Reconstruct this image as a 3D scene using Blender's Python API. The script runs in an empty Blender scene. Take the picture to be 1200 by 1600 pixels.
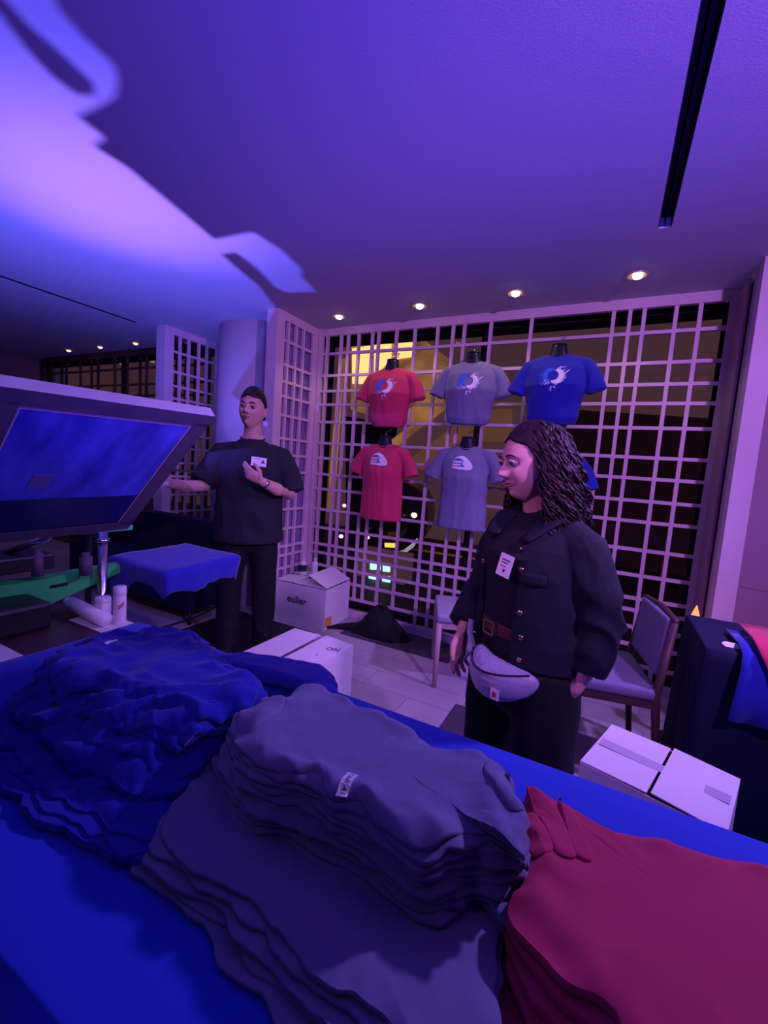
import bpy, bmesh, math, random
from mathutils import Vector, Matrix, noise
from mathutils.bvhtree import BVHTree
C = bpy.context.scene
V = Vector
PI = math.pi
R = math.radians

# ------------------------------------------------------------------ camera
CAM_YAW, CAM_PITCH, CAM_ROLL, FPX, CAM_H = R(27.0), R(5.7), R(4.1), 680.0, 1.35
_f = V((-math.sin(CAM_YAW)*math.cos(CAM_PITCH), math.cos(CAM_YAW)*math.cos(CAM_PITCH), -math.sin(CAM_PITCH)))
_r0 = V((math.cos(CAM_YAW), math.sin(CAM_YAW), 0)); _u0 = _r0.cross(_f)
_r = _r0*math.cos(CAM_ROLL) + _u0*math.sin(CAM_ROLL); _u = _u0*math.cos(CAM_ROLL) - _r0*math.sin(CAM_ROLL)
cam = bpy.data.cameras.new('camera'); camo = bpy.data.objects.new('camera', cam); C.collection.objects.link(camo)
camo.matrix_world = Matrix(((_r.x, _u.x, -_f.x, 0), (_r.y, _u.y, -_f.y, 0), (_r.z, _u.z, -_f.z, CAM_H), (0, 0, 0, 1)))
cam.sensor_fit = 'VERTICAL'; cam.sensor_height = 36; cam.lens = FPX/1600*36; cam.clip_start = 0.02
C.camera = camo
def at(x, y, ax, val):
    d = _f + _r*((x-600)/FPX) - _u*((y-800)/FPX); o = V((0, 0, CAM_H)); i = 'XYZ'.index(ax)
    return o + d*((val-o[i])/d[i])
# ------------------------------------------------------------------ view, world
C.view_settings.view_transform = 'Standard'; C.view_settings.look = 'None'
C.view_settings.gamma = 1; C.view_settings.use_curve_mapping = False
C.view_settings.exposure = 0.0
w = bpy.data.worlds.new('night'); C.world = w; w.use_nodes = True
w.node_tree.nodes['Background'].inputs[0].default_value = (0.02, 0.012, 0.05, 1)
w.node_tree.nodes['Background'].inputs[1].default_value = 1.0
# ------------------------------------------------------------------ lights
def light(name, kind, loc, target, power, col, radius=.05, angle=60, blend=.5):
    l = bpy.data.lights.new(name, kind); l.energy = power; l.color = col
    l.shadow_soft_size = radius
    if kind == 'SPOT': l.spot_size = R(angle); l.spot_blend = blend
    o = bpy.data.objects.new(name, l); C.collection.objects.link(o); o.location = loc
    if target is not None:
        o.rotation_euler = (V(target)-V(loc)).to_track_quat('-Z', 'Y').to_euler()
    return o
UP = V((-2.38, 1.30, 1.10))                    # LED uplight standing behind the printing press
light('uplight_blue', 'SPOT', UP, (-2.50, 1.60, 2.55), 150, (0.13, 0.12, 1.0), .003, 150, .6)
light('uplight_pink', 'SPOT', UP+V((0, 0, .002)), (-2.25, 1.36, 2.55), 55, (0.95, 0.34, 0.75), .003, 66, 1.0)
light('wash_key', 'SPOT', (1.25, 0.30, 2.38), (-1.2, 3.3, 1.30), 235, (0.60, 0.25, 1.0), .06, 84, .7)
light('wash_corner', 'SPOT', (1.15, 2.25, 2.42), (-0.55, 1.50, 0.3), 190, (0.42, 0.25, 1.0), .06, 100, .8)
light('wash_front', 'SPOT', (0.9, -0.5, 2.3), (-1.8, 2.2, 1.4), 95, (0.60, 0.28, 1.0), .10, 60, .8)
light('wash_side', 'SPOT', (-2.0, -0.2, 2.2), (-0.2, 1.3, 1.25), 60, (0.85, 0.26, 0.85), .05, 30, .8)  # added unseen pink spot for the woman's face
light('wash_table', 'SPOT', (-1.5, -0.9, 2.35), (-0.1, 0.75, 0.8), 9, (0.45, 0.28, 1.0), .12, 44, 1.0)  # added unseen fill spot that lifts the stack edges
light('wash_ceiling', 'SPOT', (0.55, -0.45, 0.22), (-0.5, 1.9, 2.55), 300, (0.11, 0.038, 1.0), .14, 74, 1.0)  # added unseen spot below table height that tints the ceiling blue
# ------------------------------------------------------------------ materials
def mat(name, col, rough=.7, metal=0, emit=None, es=0, bump=0, bscale=60, mottle=0, mscale=4, spec=.3, alpha=None, sheen=0, trans=0):
    m = bpy.data.materials.new(name); m.use_nodes = True; nt = m.node_tree; b = nt.nodes['Principled BSDF']
    b.inputs['Base Color'].default_value = (*col, 1); b.inputs['Roughness'].default_value = rough
    b.inputs['Metallic'].default_value = metal; b.inputs['Specular IOR Level'].default_value = spec
    if sheen: b.inputs['Sheen Weight'].default_value = sheen
    if trans: b.inputs['Transmission Weight'].default_value = trans
    if emit: b.inputs['Emission Color'].default_value = (*emit, 1); b.inputs['Emission Strength'].default_value = es
    tc = nt.nodes.new('ShaderNodeTexCoord')
    if mottle:
        n = nt.nodes.new('ShaderNodeTexNoise'); n.inputs['Scale'].default_value = mscale; n.inputs['Detail'].default_value = 5
        nt.links.new(tc.outputs['Object'], n.inputs['Vector'])
        mx = nt.nodes.new('ShaderNodeMixRGB'); mx.blend_type = 'MIX'
        mx.inputs[1].default_value = (*[c*(1-mottle) for c in col], 1); mx.inputs[2].default_value = (*[min(1, c*(1+mottle)) for c in col], 1)
        nt.links.new(n.outputs['Fac'], mx.inputs[0]); nt.links.new(mx.outputs[0], b.inputs['Base Color'])
    if bump:
        n = nt.nodes.new('ShaderNodeTexNoise'); n.inputs['Scale'].default_value = bscale; n.inputs['Detail'].default_value = 4
        nt.links.new(tc.outputs['Object'], n.inputs['Vector'])
        bp = nt.nodes.new('ShaderNodeBump'); bp.inputs['Strength'].default_value = bump; bp.inputs['Distance'].default_value = .0008 if bscale >= 200 else .004
        nt.links.new(n.outputs['Fac'], bp.inputs['Height']); nt.links.new(bp.outputs[0], b.inputs['Normal'])
    return m
def emis(name, col, s):
    m = bpy.data.materials.new(name); m.use_nodes = True; nt = m.node_tree; nt.nodes.clear()
    e = nt.nodes.new('ShaderNodeEmission'); o = nt.nodes.new('ShaderNodeOutputMaterial')
    e.inputs[0].default_value = (*col, 1); e.inputs[1].default_value = s; nt.links.new(e.outputs[0], o.inputs[0]); return m
M = dict(
 ceiling=mat('ceiling_paint', (.56, .56, .68), .75, bump=.15, bscale=140),
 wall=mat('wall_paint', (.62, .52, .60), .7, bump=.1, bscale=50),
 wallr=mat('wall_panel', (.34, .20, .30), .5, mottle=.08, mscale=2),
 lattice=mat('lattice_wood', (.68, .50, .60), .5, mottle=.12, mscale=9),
 post=mat('lattice_post', (.66, .52, .62), .5, mottle=.1, mscale=6),
 back_panel=mat('lattice_backing', (.25, .18, .40), .6, mottle=.1),
 dark=mat('dark_void', (.012, .010, .02), .8),
 black=mat('black_plastic', (.012, .011, .016), .45, spec=.4),
 glass=None,
 tc_blue=mat('tablecloth_blue', (.018, .055, .60), .85, bump=.25, bscale=500, sheen=.1),
 tc_dark=mat('tablecloth_navy', (.006, .007, .040), .9, bump=.25, bscale=400),
 blue=mat('royal_blue_jersey', (.014, .022, .38), .9, bump=.3, bscale=420, sheen=.15),
 grey=mat('slate_grey_jersey', (.19, .185, .33), .9, bump=.3, bscale=420, sheen=.15, mottle=.12, mscale=60),
 red=mat('brick_red_jersey', (.60, .040, .12), .9, bump=.3, bscale=420, sheen=.1),
 torso=mat('torso_plastic', (.012, .012, .035), .35),
 metal=mat('chrome', (.7, .7, .75), .22, 1),
 alu=mat('aluminium', (.62, .60, .68), .42, .35, mottle=.15, mscale=30),
 aluface=mat('aluminium_dark', (.10, .07, .13), .6, mottle=.3, mscale=20),  # dark aluminium, also the painted shade of the screen frame face
 green=mat('green_powder_coat', (.04, .50, .13), .45, mottle=.15, mscale=12),
 mint=mat('mint_bar', (.12, .75, .42), .4),
 card=mat('white_cardboard', (.72, .66, .72), .8, mottle=.05, mscale=6),
 cardin=mat('cardboard_inside', (.35, .26, .22), .85),
 white=mat('white_plastic', (.75, .72, .76), .4),
 paper=mat('white_paper', (.80, .78, .82), .7),
 ink=mat('dark_print', (.03, .02, .07), .8),
 skin_m=mat('skin_light', (.62, .34, .30), .5, mottle=.06, mscale=25, spec=.35),
 skin_w=mat('skin_warm', (.66, .34, .32), .48, mottle=.05, mscale=25, spec=.35),
 hair_m=mat('hair_black', (.012, .008, .012), .45, spec=.4),
 hair_w=mat('hair_dark_brown', (.016, .006, .010), .5, spec=.35),
 tee=mat('black_tee', (.018, .017, .028), .85, bump=.3, bscale=300),
 trousers=mat('black_trousers', (.008, .008, .012), .85),
 jacket=mat('navy_denim', (.010, .011, .024), .8, bump=.35, bscale=260, mottle=.25, mscale=14),
 top=mat('black_top', (.012, .008, .014), .7),
 lip=mat('lip', (.42, .11, .16), .4), eye=mat('eye_white', (.16, .12, .15), .3), iris=mat('eye_iris', (.02, .01, .01), .15),
 bagc=mat('grey_nylon', (.36, .36, .50), .42, bump=.4, bscale=90, spec=.5),
 belt=mat('brown_belt', (.10, .03, .03), .4), brass=mat('brass', (.8, .5, .3), .25, 1),
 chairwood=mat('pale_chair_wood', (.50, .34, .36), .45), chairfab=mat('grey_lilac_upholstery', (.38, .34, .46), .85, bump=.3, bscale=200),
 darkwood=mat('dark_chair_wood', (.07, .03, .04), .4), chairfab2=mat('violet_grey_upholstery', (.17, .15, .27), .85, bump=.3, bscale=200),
 mat_=mat('black_rubber_mat', (.012, .010, .015), .55, mottle=.2, mscale=8),
 carpet=mat('dark_carpet_square', (.07, .05, .09), .9, mottle=.2, mscale=18),
 prblue=mat('print_blue', (.04, .13, .85), .7), prwhite=mat('print_white', (.85, .82, .95), .7), prlb=mat('print_pale_blue', (.30, .36, .95), .7),
 redtag=mat('red_mark', (.6, .03, .04), .6),
 flame=emis('amber_glow', (1, .22, .08), 2.2),
 lamp=emis('downlight_bulb', (1, .80, .62), 9), lampd=emis('far_downlight_bulb', (1, .62, .45), 1.6),
 trimm=mat('lamp_trim', (.8, .62, .5), .3, .6),
 asphalt=mat('street', (.07, .045, .05), .7, mottle=.3, mscale=3),
)
def glass_mat():
    m = bpy.data.materials.new('window_glass'); m.use_nodes = True; nt = m.node_tree; nt.nodes.clear()
    o = nt.nodes.new('ShaderNodeOutputMaterial'); t = nt.nodes.new('ShaderNodeBsdfTransparent'); g = nt.nodes.new('ShaderNodeBsdfGlossy')
    g.inputs['Roughness'].default_value = .03; fr = nt.nodes.new('ShaderNodeFresnel'); fr.inputs[0].default_value = 1.45
    mx = nt.nodes.new('ShaderNodeMixShader'); ml = nt.nodes.new('ShaderNodeMath'); ml.operation = 'MULTIPLY'; ml.inputs[1].default_value = .3; nt.links.new(fr.outputs[0], ml.inputs[0]); nt.links.new(ml.outputs[0], mx.inputs[0]); nt.links.new(t.outputs[0], mx.inputs[1]); nt.links.new(g.outputs[0], mx.inputs[2])
    nt.links.new(mx.outputs[0], o.inputs[0]); return m
M['glass'] = glass_mat()
def floor_mat():
    m = bpy.data.materials.new('floor_planks'); m.use_nodes = True; nt = m.node_tree; b = nt.nodes['Principled BSDF']
    tc = nt.nodes.new('ShaderNodeTexCoord'); br = nt.nodes.new('ShaderNodeTexBrick'); br.inputs['Scale'].default_value = 1
    br.inputs['Brick Width'].default_value = .62; br.inputs['Row Height'].default_value = .21; br.inputs['Mortar Size'].default_value = .002
    br.inputs['Color1'].default_value = (.56, .48, .60, 1); br.inputs['Color2'].default_value = (.44, .35, .41, 1); br.inputs['Mortar'].default_value = (.2, .15, .2, 1)
    n = nt.nodes.new('ShaderNodeTexNoise'); n.inputs['Scale'].default_value = 2.2; n.inputs['Detail'].default_value = 7
    mx = nt.nodes.new('ShaderNodeMixRGB'); mx.blend_type = 'MULTIPLY'; mx.inputs[0].default_value = .7
    cr = nt.nodes.new('ShaderNodeValToRGB'); cr.color_ramp.elements[0].position = .35; cr.color_ramp.elements[0].color = (.62, .58, .62, 1); cr.color_ramp.elements[1].position = .62
    nt.links.new(tc.outputs['Object'], br.inputs['Vector']); nt.links.new(tc.outputs['Object'], n.inputs['Vector'])
    nt.links.new(n.outputs['Fac'], cr.inputs[0]); nt.links.new(br.outputs['Color'], mx.inputs[1]); nt.links.new(cr.outputs[0], mx.inputs[2])
    nt.links.new(mx.outputs[0], b.inputs['Base Color']); b.inputs['Roughness'].default_value = .38; b.inputs['Specular IOR Level'].default_value = .35
    return m
M['floor'] = floor_mat()
def mesh_mat():   # ink-stained silk mesh: blue ink field with streaks
    m = bpy.data.materials.new('inked_silk'); m.use_nodes = True; nt = m.node_tree; b = nt.nodes['Principled BSDF']
    tc = nt.nodes.new('ShaderNodeTexCoord'); mp = nt.nodes.new('ShaderNodeMapping'); mp.inputs['Scale'].default_value = (3, 9, 3)
    n = nt.nodes.new('ShaderNodeTexNoise'); n.inputs['Scale'].default_value = 1.6; n.inputs['Detail'].default_value = 6
    cr = nt.nodes.new('ShaderNodeValToRGB'); cr.color_ramp.elements[0].position = .3; cr.color_ramp.elements[0].color = (.012, .014, .42, 1)
    cr.color_ramp.elements[1].position = .72; cr.color_ramp.elements[1].color = (.09, .13, .95, 1)
    nt.links.new(tc.outputs['Object'], mp.inputs[0]); nt.links.new(mp.outputs[0], n.inputs['Vector']); nt.links.new(n.outputs['Fac'], cr.inputs[0])
    nt.links.new(cr.outputs[0], b.inputs['Base Color']); b.inputs['Roughness'].default_value = .35
    return m
M['silk'] = mesh_mat()

# ------------------------------------------------------------------ helpers
def link(o):
    C.collection.objects.link(o); return o
def obj(name, bm, m, parent=None, smooth=False, loc=None):
    me = bpy.data.meshes.new(name)
    if isinstance(bm, bmesh.types.BMesh):
        bmesh.ops.recalc_face_normals(bm, faces=bm.faces[:]); bm.to_mesh(me); bm.free()
    else: me = bm
    for mm in (m if isinstance(m, (list, tuple)) else [m]): me.materials.append(mm)
    if smooth:
        for p in me.polygons: p.use_smooth = True
    o = link(bpy.data.objects.new(name, me))
    if parent is not None: o.parent = parent
    if loc is not None: o.location = loc
    return o
def tag(o, label, cat=None, group=None, kind=None):
    if label: o['label'] = label
    if cat: o['category'] = cat
    if group: o['group'] = group
    if kind: o['kind'] = kind
    return o
def thing(name, label, cat, loc=(0, 0, 0), rz=0, group=None):
    o = link(bpy.data.objects.new(name, None)); o.location = loc; o.rotation_euler = (0, 0, rz); o.empty_display_size = .1
    return tag(o, label, cat, group)
def struct(o): o['kind'] = 'structure'; return o
def copy_tree(o, parent=None):
    c = o.copy(); link(c); c.parent = parent
    for ch in list(o.children): copy_tree(ch, c)
    return c
def box(bm, x0, x1, y0, y1, z0, z1, mtx=None, mi=0, bev=0):
    vs = [bm.verts.new(V((x, y, z))) for x in (x0, x1) for y in (y0, y1) for z in (z0, z1)]
    if mtx is not None:
        for v in vs: v.co = mtx @ v.co
    fs = []
    for q in ((0, 1, 3, 2), (4, 6, 7, 5), (0, 4, 5, 1), (2, 3, 7, 6), (0, 2, 6, 4), (1, 5, 7, 3)):
        f = bm.faces.new([vs[i] for i in q]); f.material_index = mi; fs.append(f)
    if bev:
        es = set(e for f in fs for e in f.edges)
        bmesh.ops.bevel(bm, geom=list(es), offset=bev, segments=2, affect='EDGES', profile=.6)
def bx(*a, **k):
    bm = bmesh.new(); box(bm, *a, **k); return bm
def quad(bm, ps, mi=0):
    f = bm.faces.new([bm.verts.new(V(p)) for p in ps]); f.material_index = mi; return f
def frame_of(t, ref):
    t = t.normalized(); s = t.cross(ref)
    if s.length < 1e-4: s = t.cross(V((1, 0, 0)))
    s.normalize(); return s, s.cross(t).normalized()
def tube(bm, pts, rad, seg=12, ref=V((0, -1, 0)), cap=True, ripple=None, mi=0):
    """rings along pts; rad = r or (side, front) per point"""
    pts = [V(p) for p in pts]; n = len(pts); rad = [r if isinstance(r, tuple) else (r, r) for r in rad]
    tn = [(pts[min(i+1, n-1)]-pts[max(i-1, 0)]).normalized() for i in range(n)]
    st = []
    if cap:
        for a in (1.0, .8, .45): st.append((0, -math.sin(a*PI/2), math.cos(a*PI/2)))
    for i in range(n): st.append((i, 0, 1))
    if cap:
        for a in (.45, .8, 1.0): st.append((n-1, math.sin(a*PI/2), math.cos(a*PI/2)))
    rings = []
    for i, off, k in st:
        s, f = frame_of(tn[i], ref); ra, rb = rad[i]; mn = min(ra, rb)*.9; c = pts[i]+tn[i]*off*mn
        if k < 1e-3: k = .02
        ring = []
        for j in range(seg):
            a = 2*PI*j/seg; q = 1 if ripple is None else ripple(i/(max(1, n-1)), a)
            ring.append(bm.verts.new(c+s*math.cos(a)*ra*k*q+f*math.sin(a)*rb*k*q))
        rings.append(ring)
    for a, b in zip(rings, rings[1:]):
        for j in range(seg):
            q = bm.faces.new((a[j], a[(j+1) % seg], b[(j+1) % seg], b[j])); q.material_index = mi
    for r_, rev in ((rings[0], True), (rings[-1], False)):
        q = bm.faces.new(r_[::-1] if rev else r_); q.material_index = mi
    return rings
def lathe(bm, prof, c=(0, 0, 0), seg=24, axis=V((0, 0, 1)), mi=0):
    axis = V(axis).normalized(); s, f = frame_of(axis, V((0, -1, 0)) if abs(axis.y) < .9 else V((0, 0, 1))); c = V(c); rings = []
    for r, h in prof:
        rings.append([bm.verts.new(c+axis*h+s*math.cos(2*PI*j/seg)*max(r, 1e-4)+f*math.sin(2*PI*j/seg)*max(r, 1e-4)) for j in range(seg)])
    for a, b in zip(rings, rings[1:]):
        for j in range(seg):
            q = bm.faces.new((a[j], a[(j+1) % seg], b[(j+1) % seg], b[j])); q.material_index = mi
    bm.faces.new(rings[0][::-1]).material_index = mi; bm.faces.new(rings[-1]).material_index = mi
def rod(bm, a, b, r, seg=12, mi=0):
    a, b = V(a), V(b); lathe(bm, [(r, 0), (r, (b-a).length)], a, seg, b-a, mi)
def ellipsoid(bm, c, r, seg=24, rings=16, mtx=None):
    ret = bmesh.ops.create_uvsphere(bm, u_segments=seg, v_segments=rings, radius=1)
    for v in ret['verts']:
        p = V((v.co.x*r[0], v.co.y*r[1], v.co.z*r[2]))
        v.co = (mtx @ p if mtx else p)+V(c)
    return ret['verts']
def fuse(bm, voxel=.006, smooth=2):
    """one continuous skin from overlapping closed volumes"""
    bmesh.ops.recalc_face_normals(bm, faces=bm.faces[:])
    me = bpy.data.meshes.new('tmp'); bm.to_mesh(me); bm.free()
    o = link(bpy.data.objects.new('tmp', me))
    r_ = o.modifiers.new('r', 'REMESH'); r_.mode = 'VOXEL'; r_.voxel_size = voxel; r_.use_smooth_shade = True
    if smooth:
        s_ = o.modifiers.new('s', 'SMOOTH'); s_.factor = .5; s_.iterations = smooth
    dg = bpy.context.evaluated_depsgraph_get(); e = o.evaluated_get(dg); out = bpy.data.meshes.new_from_object(e)
    bpy.data.objects.remove(o)
    for p in out.polygons: p.use_smooth = True
    return out
def crease(me, amp, sc=(9, 9, 4), seed=0, fn=None):
    """cloth wrinkles: ridged noise along the normals"""
    me.update(); ns = [v.normal.copy() for v in me.vertices]
    for v, n in zip(me.vertices, ns):
        p = V((v.co.x*sc[0]+seed, v.co.y*sc[1], v.co.z*sc[2]))
        w_ = noise.noise(p*.6)*.8
        d = (1-abs(noise.noise(p+V((w_, w_, w_))))*2.6) + .5*noise.noise(p*2.3)
        a = amp if fn is None else amp*fn(v.co)
        v.co += n*d*a
    return me
def text_mesh(s, size, m, parent, mtx, name, ext=.0006, font_scale=1.0, bold=0.0):
    cu = bpy.data.curves.new('t', 'FONT'); cu.body = s; cu.size = size; cu.extrude = ext; cu.offset = bold; cu.align_x = 'CENTER'; cu.align_y = 'CENTER'
    t = link(bpy.data.objects.new('t', cu)); dg = bpy.context.evaluated_depsgraph_get()
    me = bpy.data.meshes.new_from_object(t.evaluated_get(dg)); bpy.data.objects.remove(t)
    me.transform(mtx); me.materials.clear(); me.materials.append(m)
    o = link(bpy.data.objects.new(name, me)); o.parent = parent; return o
# ------------------------------------------------------------------ room shell
ZC = 2.55; YB = 3.31
bm = bx(-7.5, 3.2, -2.6, 3.62, -.12, 0); struct(obj('floor', bm, M['floor']))
# ceiling with the two recessed linear slots cut out
def ceiling():
    bm = bmesh.new(); slots = [(.07, .125, .2, 2.46), (-4.15, -4.10, .2, 2.68)]
    xs = sorted({-7.5, 3.2, *[s[0] for s in slots], *[s[1] for s in slots]}); ys = sorted({-2.6, 3.62, *[s[2] for s in slots], *[s[3] for s in slots]})
    for x0, x1 in zip(xs, xs[1:]):
        for y0, y1 in zip(ys, ys[1:]):
            cx, cy = (x0+x1)/2, (y0+y1)/2
            if any(s[0] < cx < s[1] and s[2] < cy < s[3] for s in slots): continue
            box(bm, x0, x1, y0, y1, ZC, ZC+.12)
    bmesh.ops.remove_doubles(bm, verts=bm.verts[:], dist=1e-5)
    return bm
struct(obj('ceiling', ceiling(), M['ceiling']))
for x0, x1, y1, lab, nm in ((.07, .125, 2.46, 'long black linear slot in the ceiling at upper right', 'slot_diffuser'), (-4.15, -4.10, 2.68, 'thin black linear slot in the dim ceiling at the left', 'slot_diffuser')):
    t = thing(nm, lab, 'ceiling vent', ((x0+x1)/2, 1.3, ZC))
    b = bx(x0-(x0+x1)/2+.001, x1-(x0+x1)/2-.001, .2-1.3+.001, y1-1.3-.001, .045, .11); obj('housing', b, M['dark'], t)
    b = bmesh.new(); hw = (x1-x0)/2-.002
    for k in (-1, 1): box(b, k*hw-.0015, k*hw+.0015, -1.09, y1-1.302, .002, .044)
    box(b, -.0015, .0015, -1.09, y1-1.302, .012, .044)
    obj('slot_blades', b, M['dark'], t)
struct(obj('wall_rear', bx(-7.5, 3.2, -2.72, -2.6, 0, ZC), M['wall']))
struct(obj('wall_far_left', bx(-7.62, -7.5, -2.6, 3.62, 0, ZC), M['wallr']))
struct(obj('wall_far_right', bx(3.2, 3.32, -2.6, 3.62, 0, ZC), M['wall']))
# right-hand panelled wall, turned slightly toward the camera, with its pilaster
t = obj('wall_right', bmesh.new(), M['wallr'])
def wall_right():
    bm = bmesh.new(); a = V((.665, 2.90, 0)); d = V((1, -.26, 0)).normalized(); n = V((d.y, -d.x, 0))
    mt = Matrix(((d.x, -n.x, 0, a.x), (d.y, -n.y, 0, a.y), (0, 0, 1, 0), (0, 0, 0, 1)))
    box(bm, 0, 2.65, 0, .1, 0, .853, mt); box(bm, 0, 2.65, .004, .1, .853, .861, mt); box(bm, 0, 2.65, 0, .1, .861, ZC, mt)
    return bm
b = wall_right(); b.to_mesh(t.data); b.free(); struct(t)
struct(obj('trim_1', bx(.572, .668, 2.90, 3.0, 0, ZC, bev=.003), M['post']))
struct(obj('wall_back', bx(-7.5, 3.2, 3.50, 3.62, 0, .035), M['dark']))
struct(obj('trim_2', bx(-7.5, 3.2, 3.44, 3.62, ZC-.07, ZC), M['dark']))
# window panes behind the lattice
for k, (x0, x1) in enumerate(((-2.45, -.98), (-.98, .55), (-5.6, -3.9), (-7.4, -5.6))):
    wn = thing('window_%d' % (k+1), None, None); struct(wn)
    b = bmesh.new()
    for xx in (x0, x1-.03): box(b, xx, xx+.03, 3.46, 3.50, .035, ZC-.07)
    obj('window_frame', b, M['dark'], wn)
    obj('window_pane', bx(x0+.03, x1-.03, 3.475, 3.481, .035, ZC-.07), M['glass'], wn)
# ------------------------------------------------------------------ lattice screens
HZ = [2.33, 2.14, 2.005, 1.885, 1.73, 1.54, 1.404, 1.258, 1.122, .935, .765, .61, .53, .415, .295, .16]
def lattice(label, origin, ux, length, verts, panel=None, wide_post=None, hz=HZ, group=None, tone='lattice', thick=.036):
    """ux: unit direction of the run; verts: (pos, z0, z1); frame at both ends, top and bottom"""
    t = thing('lattice_screen', label, 'lattice screen', origin, 0, group); n = V((-ux.y, ux.x, 0))
    mt = Matrix(((ux.x, n.x, 0, 0), (ux.y, n.y, 0, 0), (0, 0, 1, 0), (0, 0, 0, 1)))
    b = bmesh.new(); top = ZC-.001
    box(b, 0, length, -thick/2, thick/2, top-.065, top, mt); box(b, 0, length, -thick/2, thick/2, 0.001, .055, mt)
    box(b, 0, .04, -thick/2, thick/2, .055, top-.065, mt); box(b, length-.04, length, -thick/2, thick/2, .055, top-.065, mt)
    obj('frame', b, M[tone], t)
    b = bmesh.new()
    for z in hz: box(b, .04, length-.04, -.012, .012, z-.011, z+.011, mt)
    for p, z0, z1 in verts:
        box(b, p-.0115, p+.0115, -.011, .013, z0, z1, mt)
    obj('lattice_bars', b, M[tone], t)
    if wide_post:
        y0, y1 = wide_post
        obj('front_post', bx(-.055, -.001, y0, y1, 0.001, top, mtx=mt, bev=.003), M['post'], t)
    if panel: obj('backing_panel', bx(.03, length-.03, .03, .042, .05, top-.05, mtx=mt), M[panel], t)
    return t
TOP, BOT = ZC-.066, .055
bv = []
X0 = -2.46
for x in (-2.372, -2.226, -2.153, -2.046, -1.325, -.905, -.615, -.004+.004, .08, .252, .377, -1.108): bv.append((x-X0, BOT, TOP))
bv += [(-.095-X0, .94, TOP)]
for x in (-1.913, -1.852, -1.685, -1.52, -1.198): bv.append((x-X0, 1.73, TOP))
for x in (-1.94, -1.545, -1.17): bv.append((x-X0, 1.25, 1.73))
for x in (-1.93, -1.845, -1.702, -1.542, -1.005): bv.append((x-X0, .16, .94))
for x in (-1.218, -.75, -.45, -.3, -.18): bv.append((x-X0, BOT, .765))
lattice('wide pale lattice screen across the window wall, hung with the printed shirts', (X0, YB, 0), V((1, 0, 0)), 3.02, bv)
fv = [(p, BOT, TOP) for p in (.10, .20, .30, .44, .50)]
HF = HZ[:-1]+[.16]
fin = lattice('lilac lattice fin beside the window wall, standing right of the round column', (-2.48, 2.80, 0), V((0, 1, 0)), .49, fv, 'back_panel', (-.02, .09))
lattice('dimmer lattice fin with a wide post, standing left of the round column', (-3.88, 2.84, 0), V((0, 1, 0)), .60, [(p, BOT, TOP) for p in (.12, .22, .34, .44)], None, (-.02, .11))
lattice('lattice screen toned dark for the dim far left bay beyond the press', (-7.3, 3.36, 0), V((1, 0, 0)), 3.38, [(p, BOT, TOP) for p in (.25, .5, .62, .95, 1.2, 1.35, 1.7, 1.95, 2.2, 2.32, 2.6, 2.85, 3.0, 3.15)], None, None, HZ, None, 'darkwood')  # shade of the bay put into the wood tone
lattice('shadowed narrow lattice return beside the right pilaster', (.585, 3.0, 0), V((0, 1, 0)), .29, [(.1, BOT, TOP), (.19, BOT, TOP)], 'wallr')
bm = bmesh.new(); lathe(bm, [(.42, 0.001), (.42, ZC-.001)], (-3.08, 3.30-.02+.0, 0), 64)
struct(obj('wall_column', bm, M['wall'], smooth=False))
for p in bpy.data.objects['wall_column'].data.polygons: p.use_smooth = len(p.vertices) == 4
# ------------------------------------------------------------------ downlights
def downlight(label, x, y, m='lamp', s=1.0, glow=1.0, group='round recessed ceiling downlights'):
    t = thing('downlight', label, 'ceiling light', (x, y, ZC))
    b = bmesh.new(); n = 32
    ri = [(.058, 0), (.058, -.006), (.040, -.004), (.036, 0.0)]
    lathe(b, [(.060*s, -.0005), (.060*s, -.008), (.046*s, -.008), (.040*s, -.0015)], (0, 0, 0), n); obj('trim_ring', b, M['trimm'], t, True)
    b = bmesh.new(); lathe(b, [(.026*s, -.009), (.022*s, -.020), (.010*s, -.026), (.001, -.027)], (0.004, -.004, 0), n); obj('bulb', b, M[m], t, True)
    l = light('downlight_glow', 'SPOT', (x, y, ZC-.035), (x, y, 0), 5*glow, (1, .72, .50), .02, 110, .6)
    l.parent = t; l.location = (0, 0, -.035)
    return t
downlight('ceiling downlight nearest the black slot, rightmost of the lit row', .01, 2.94)
downlight('ceiling downlight above the blue printed shirt, second from the right', -.68, 2.99)
downlight('ceiling downlight above the red printed shirt, third from the right', -1.37, 3.02)
downlight('ceiling downlight nearest the lattice corner', -2.09, 3.05)
downlight('faint far downlight in the left bay, nearest the wide lattice post', -4.87, 3.15, 'lampd', 1, .3)
downlight('faint far downlight in the left bay, middle of three', -5.54, 3.15, 'lampd', 1, .3)
downlight('faint far downlight in the left bay, leftmost of three', -6.21, 3.15, 'lampd', 1, .3)
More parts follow.
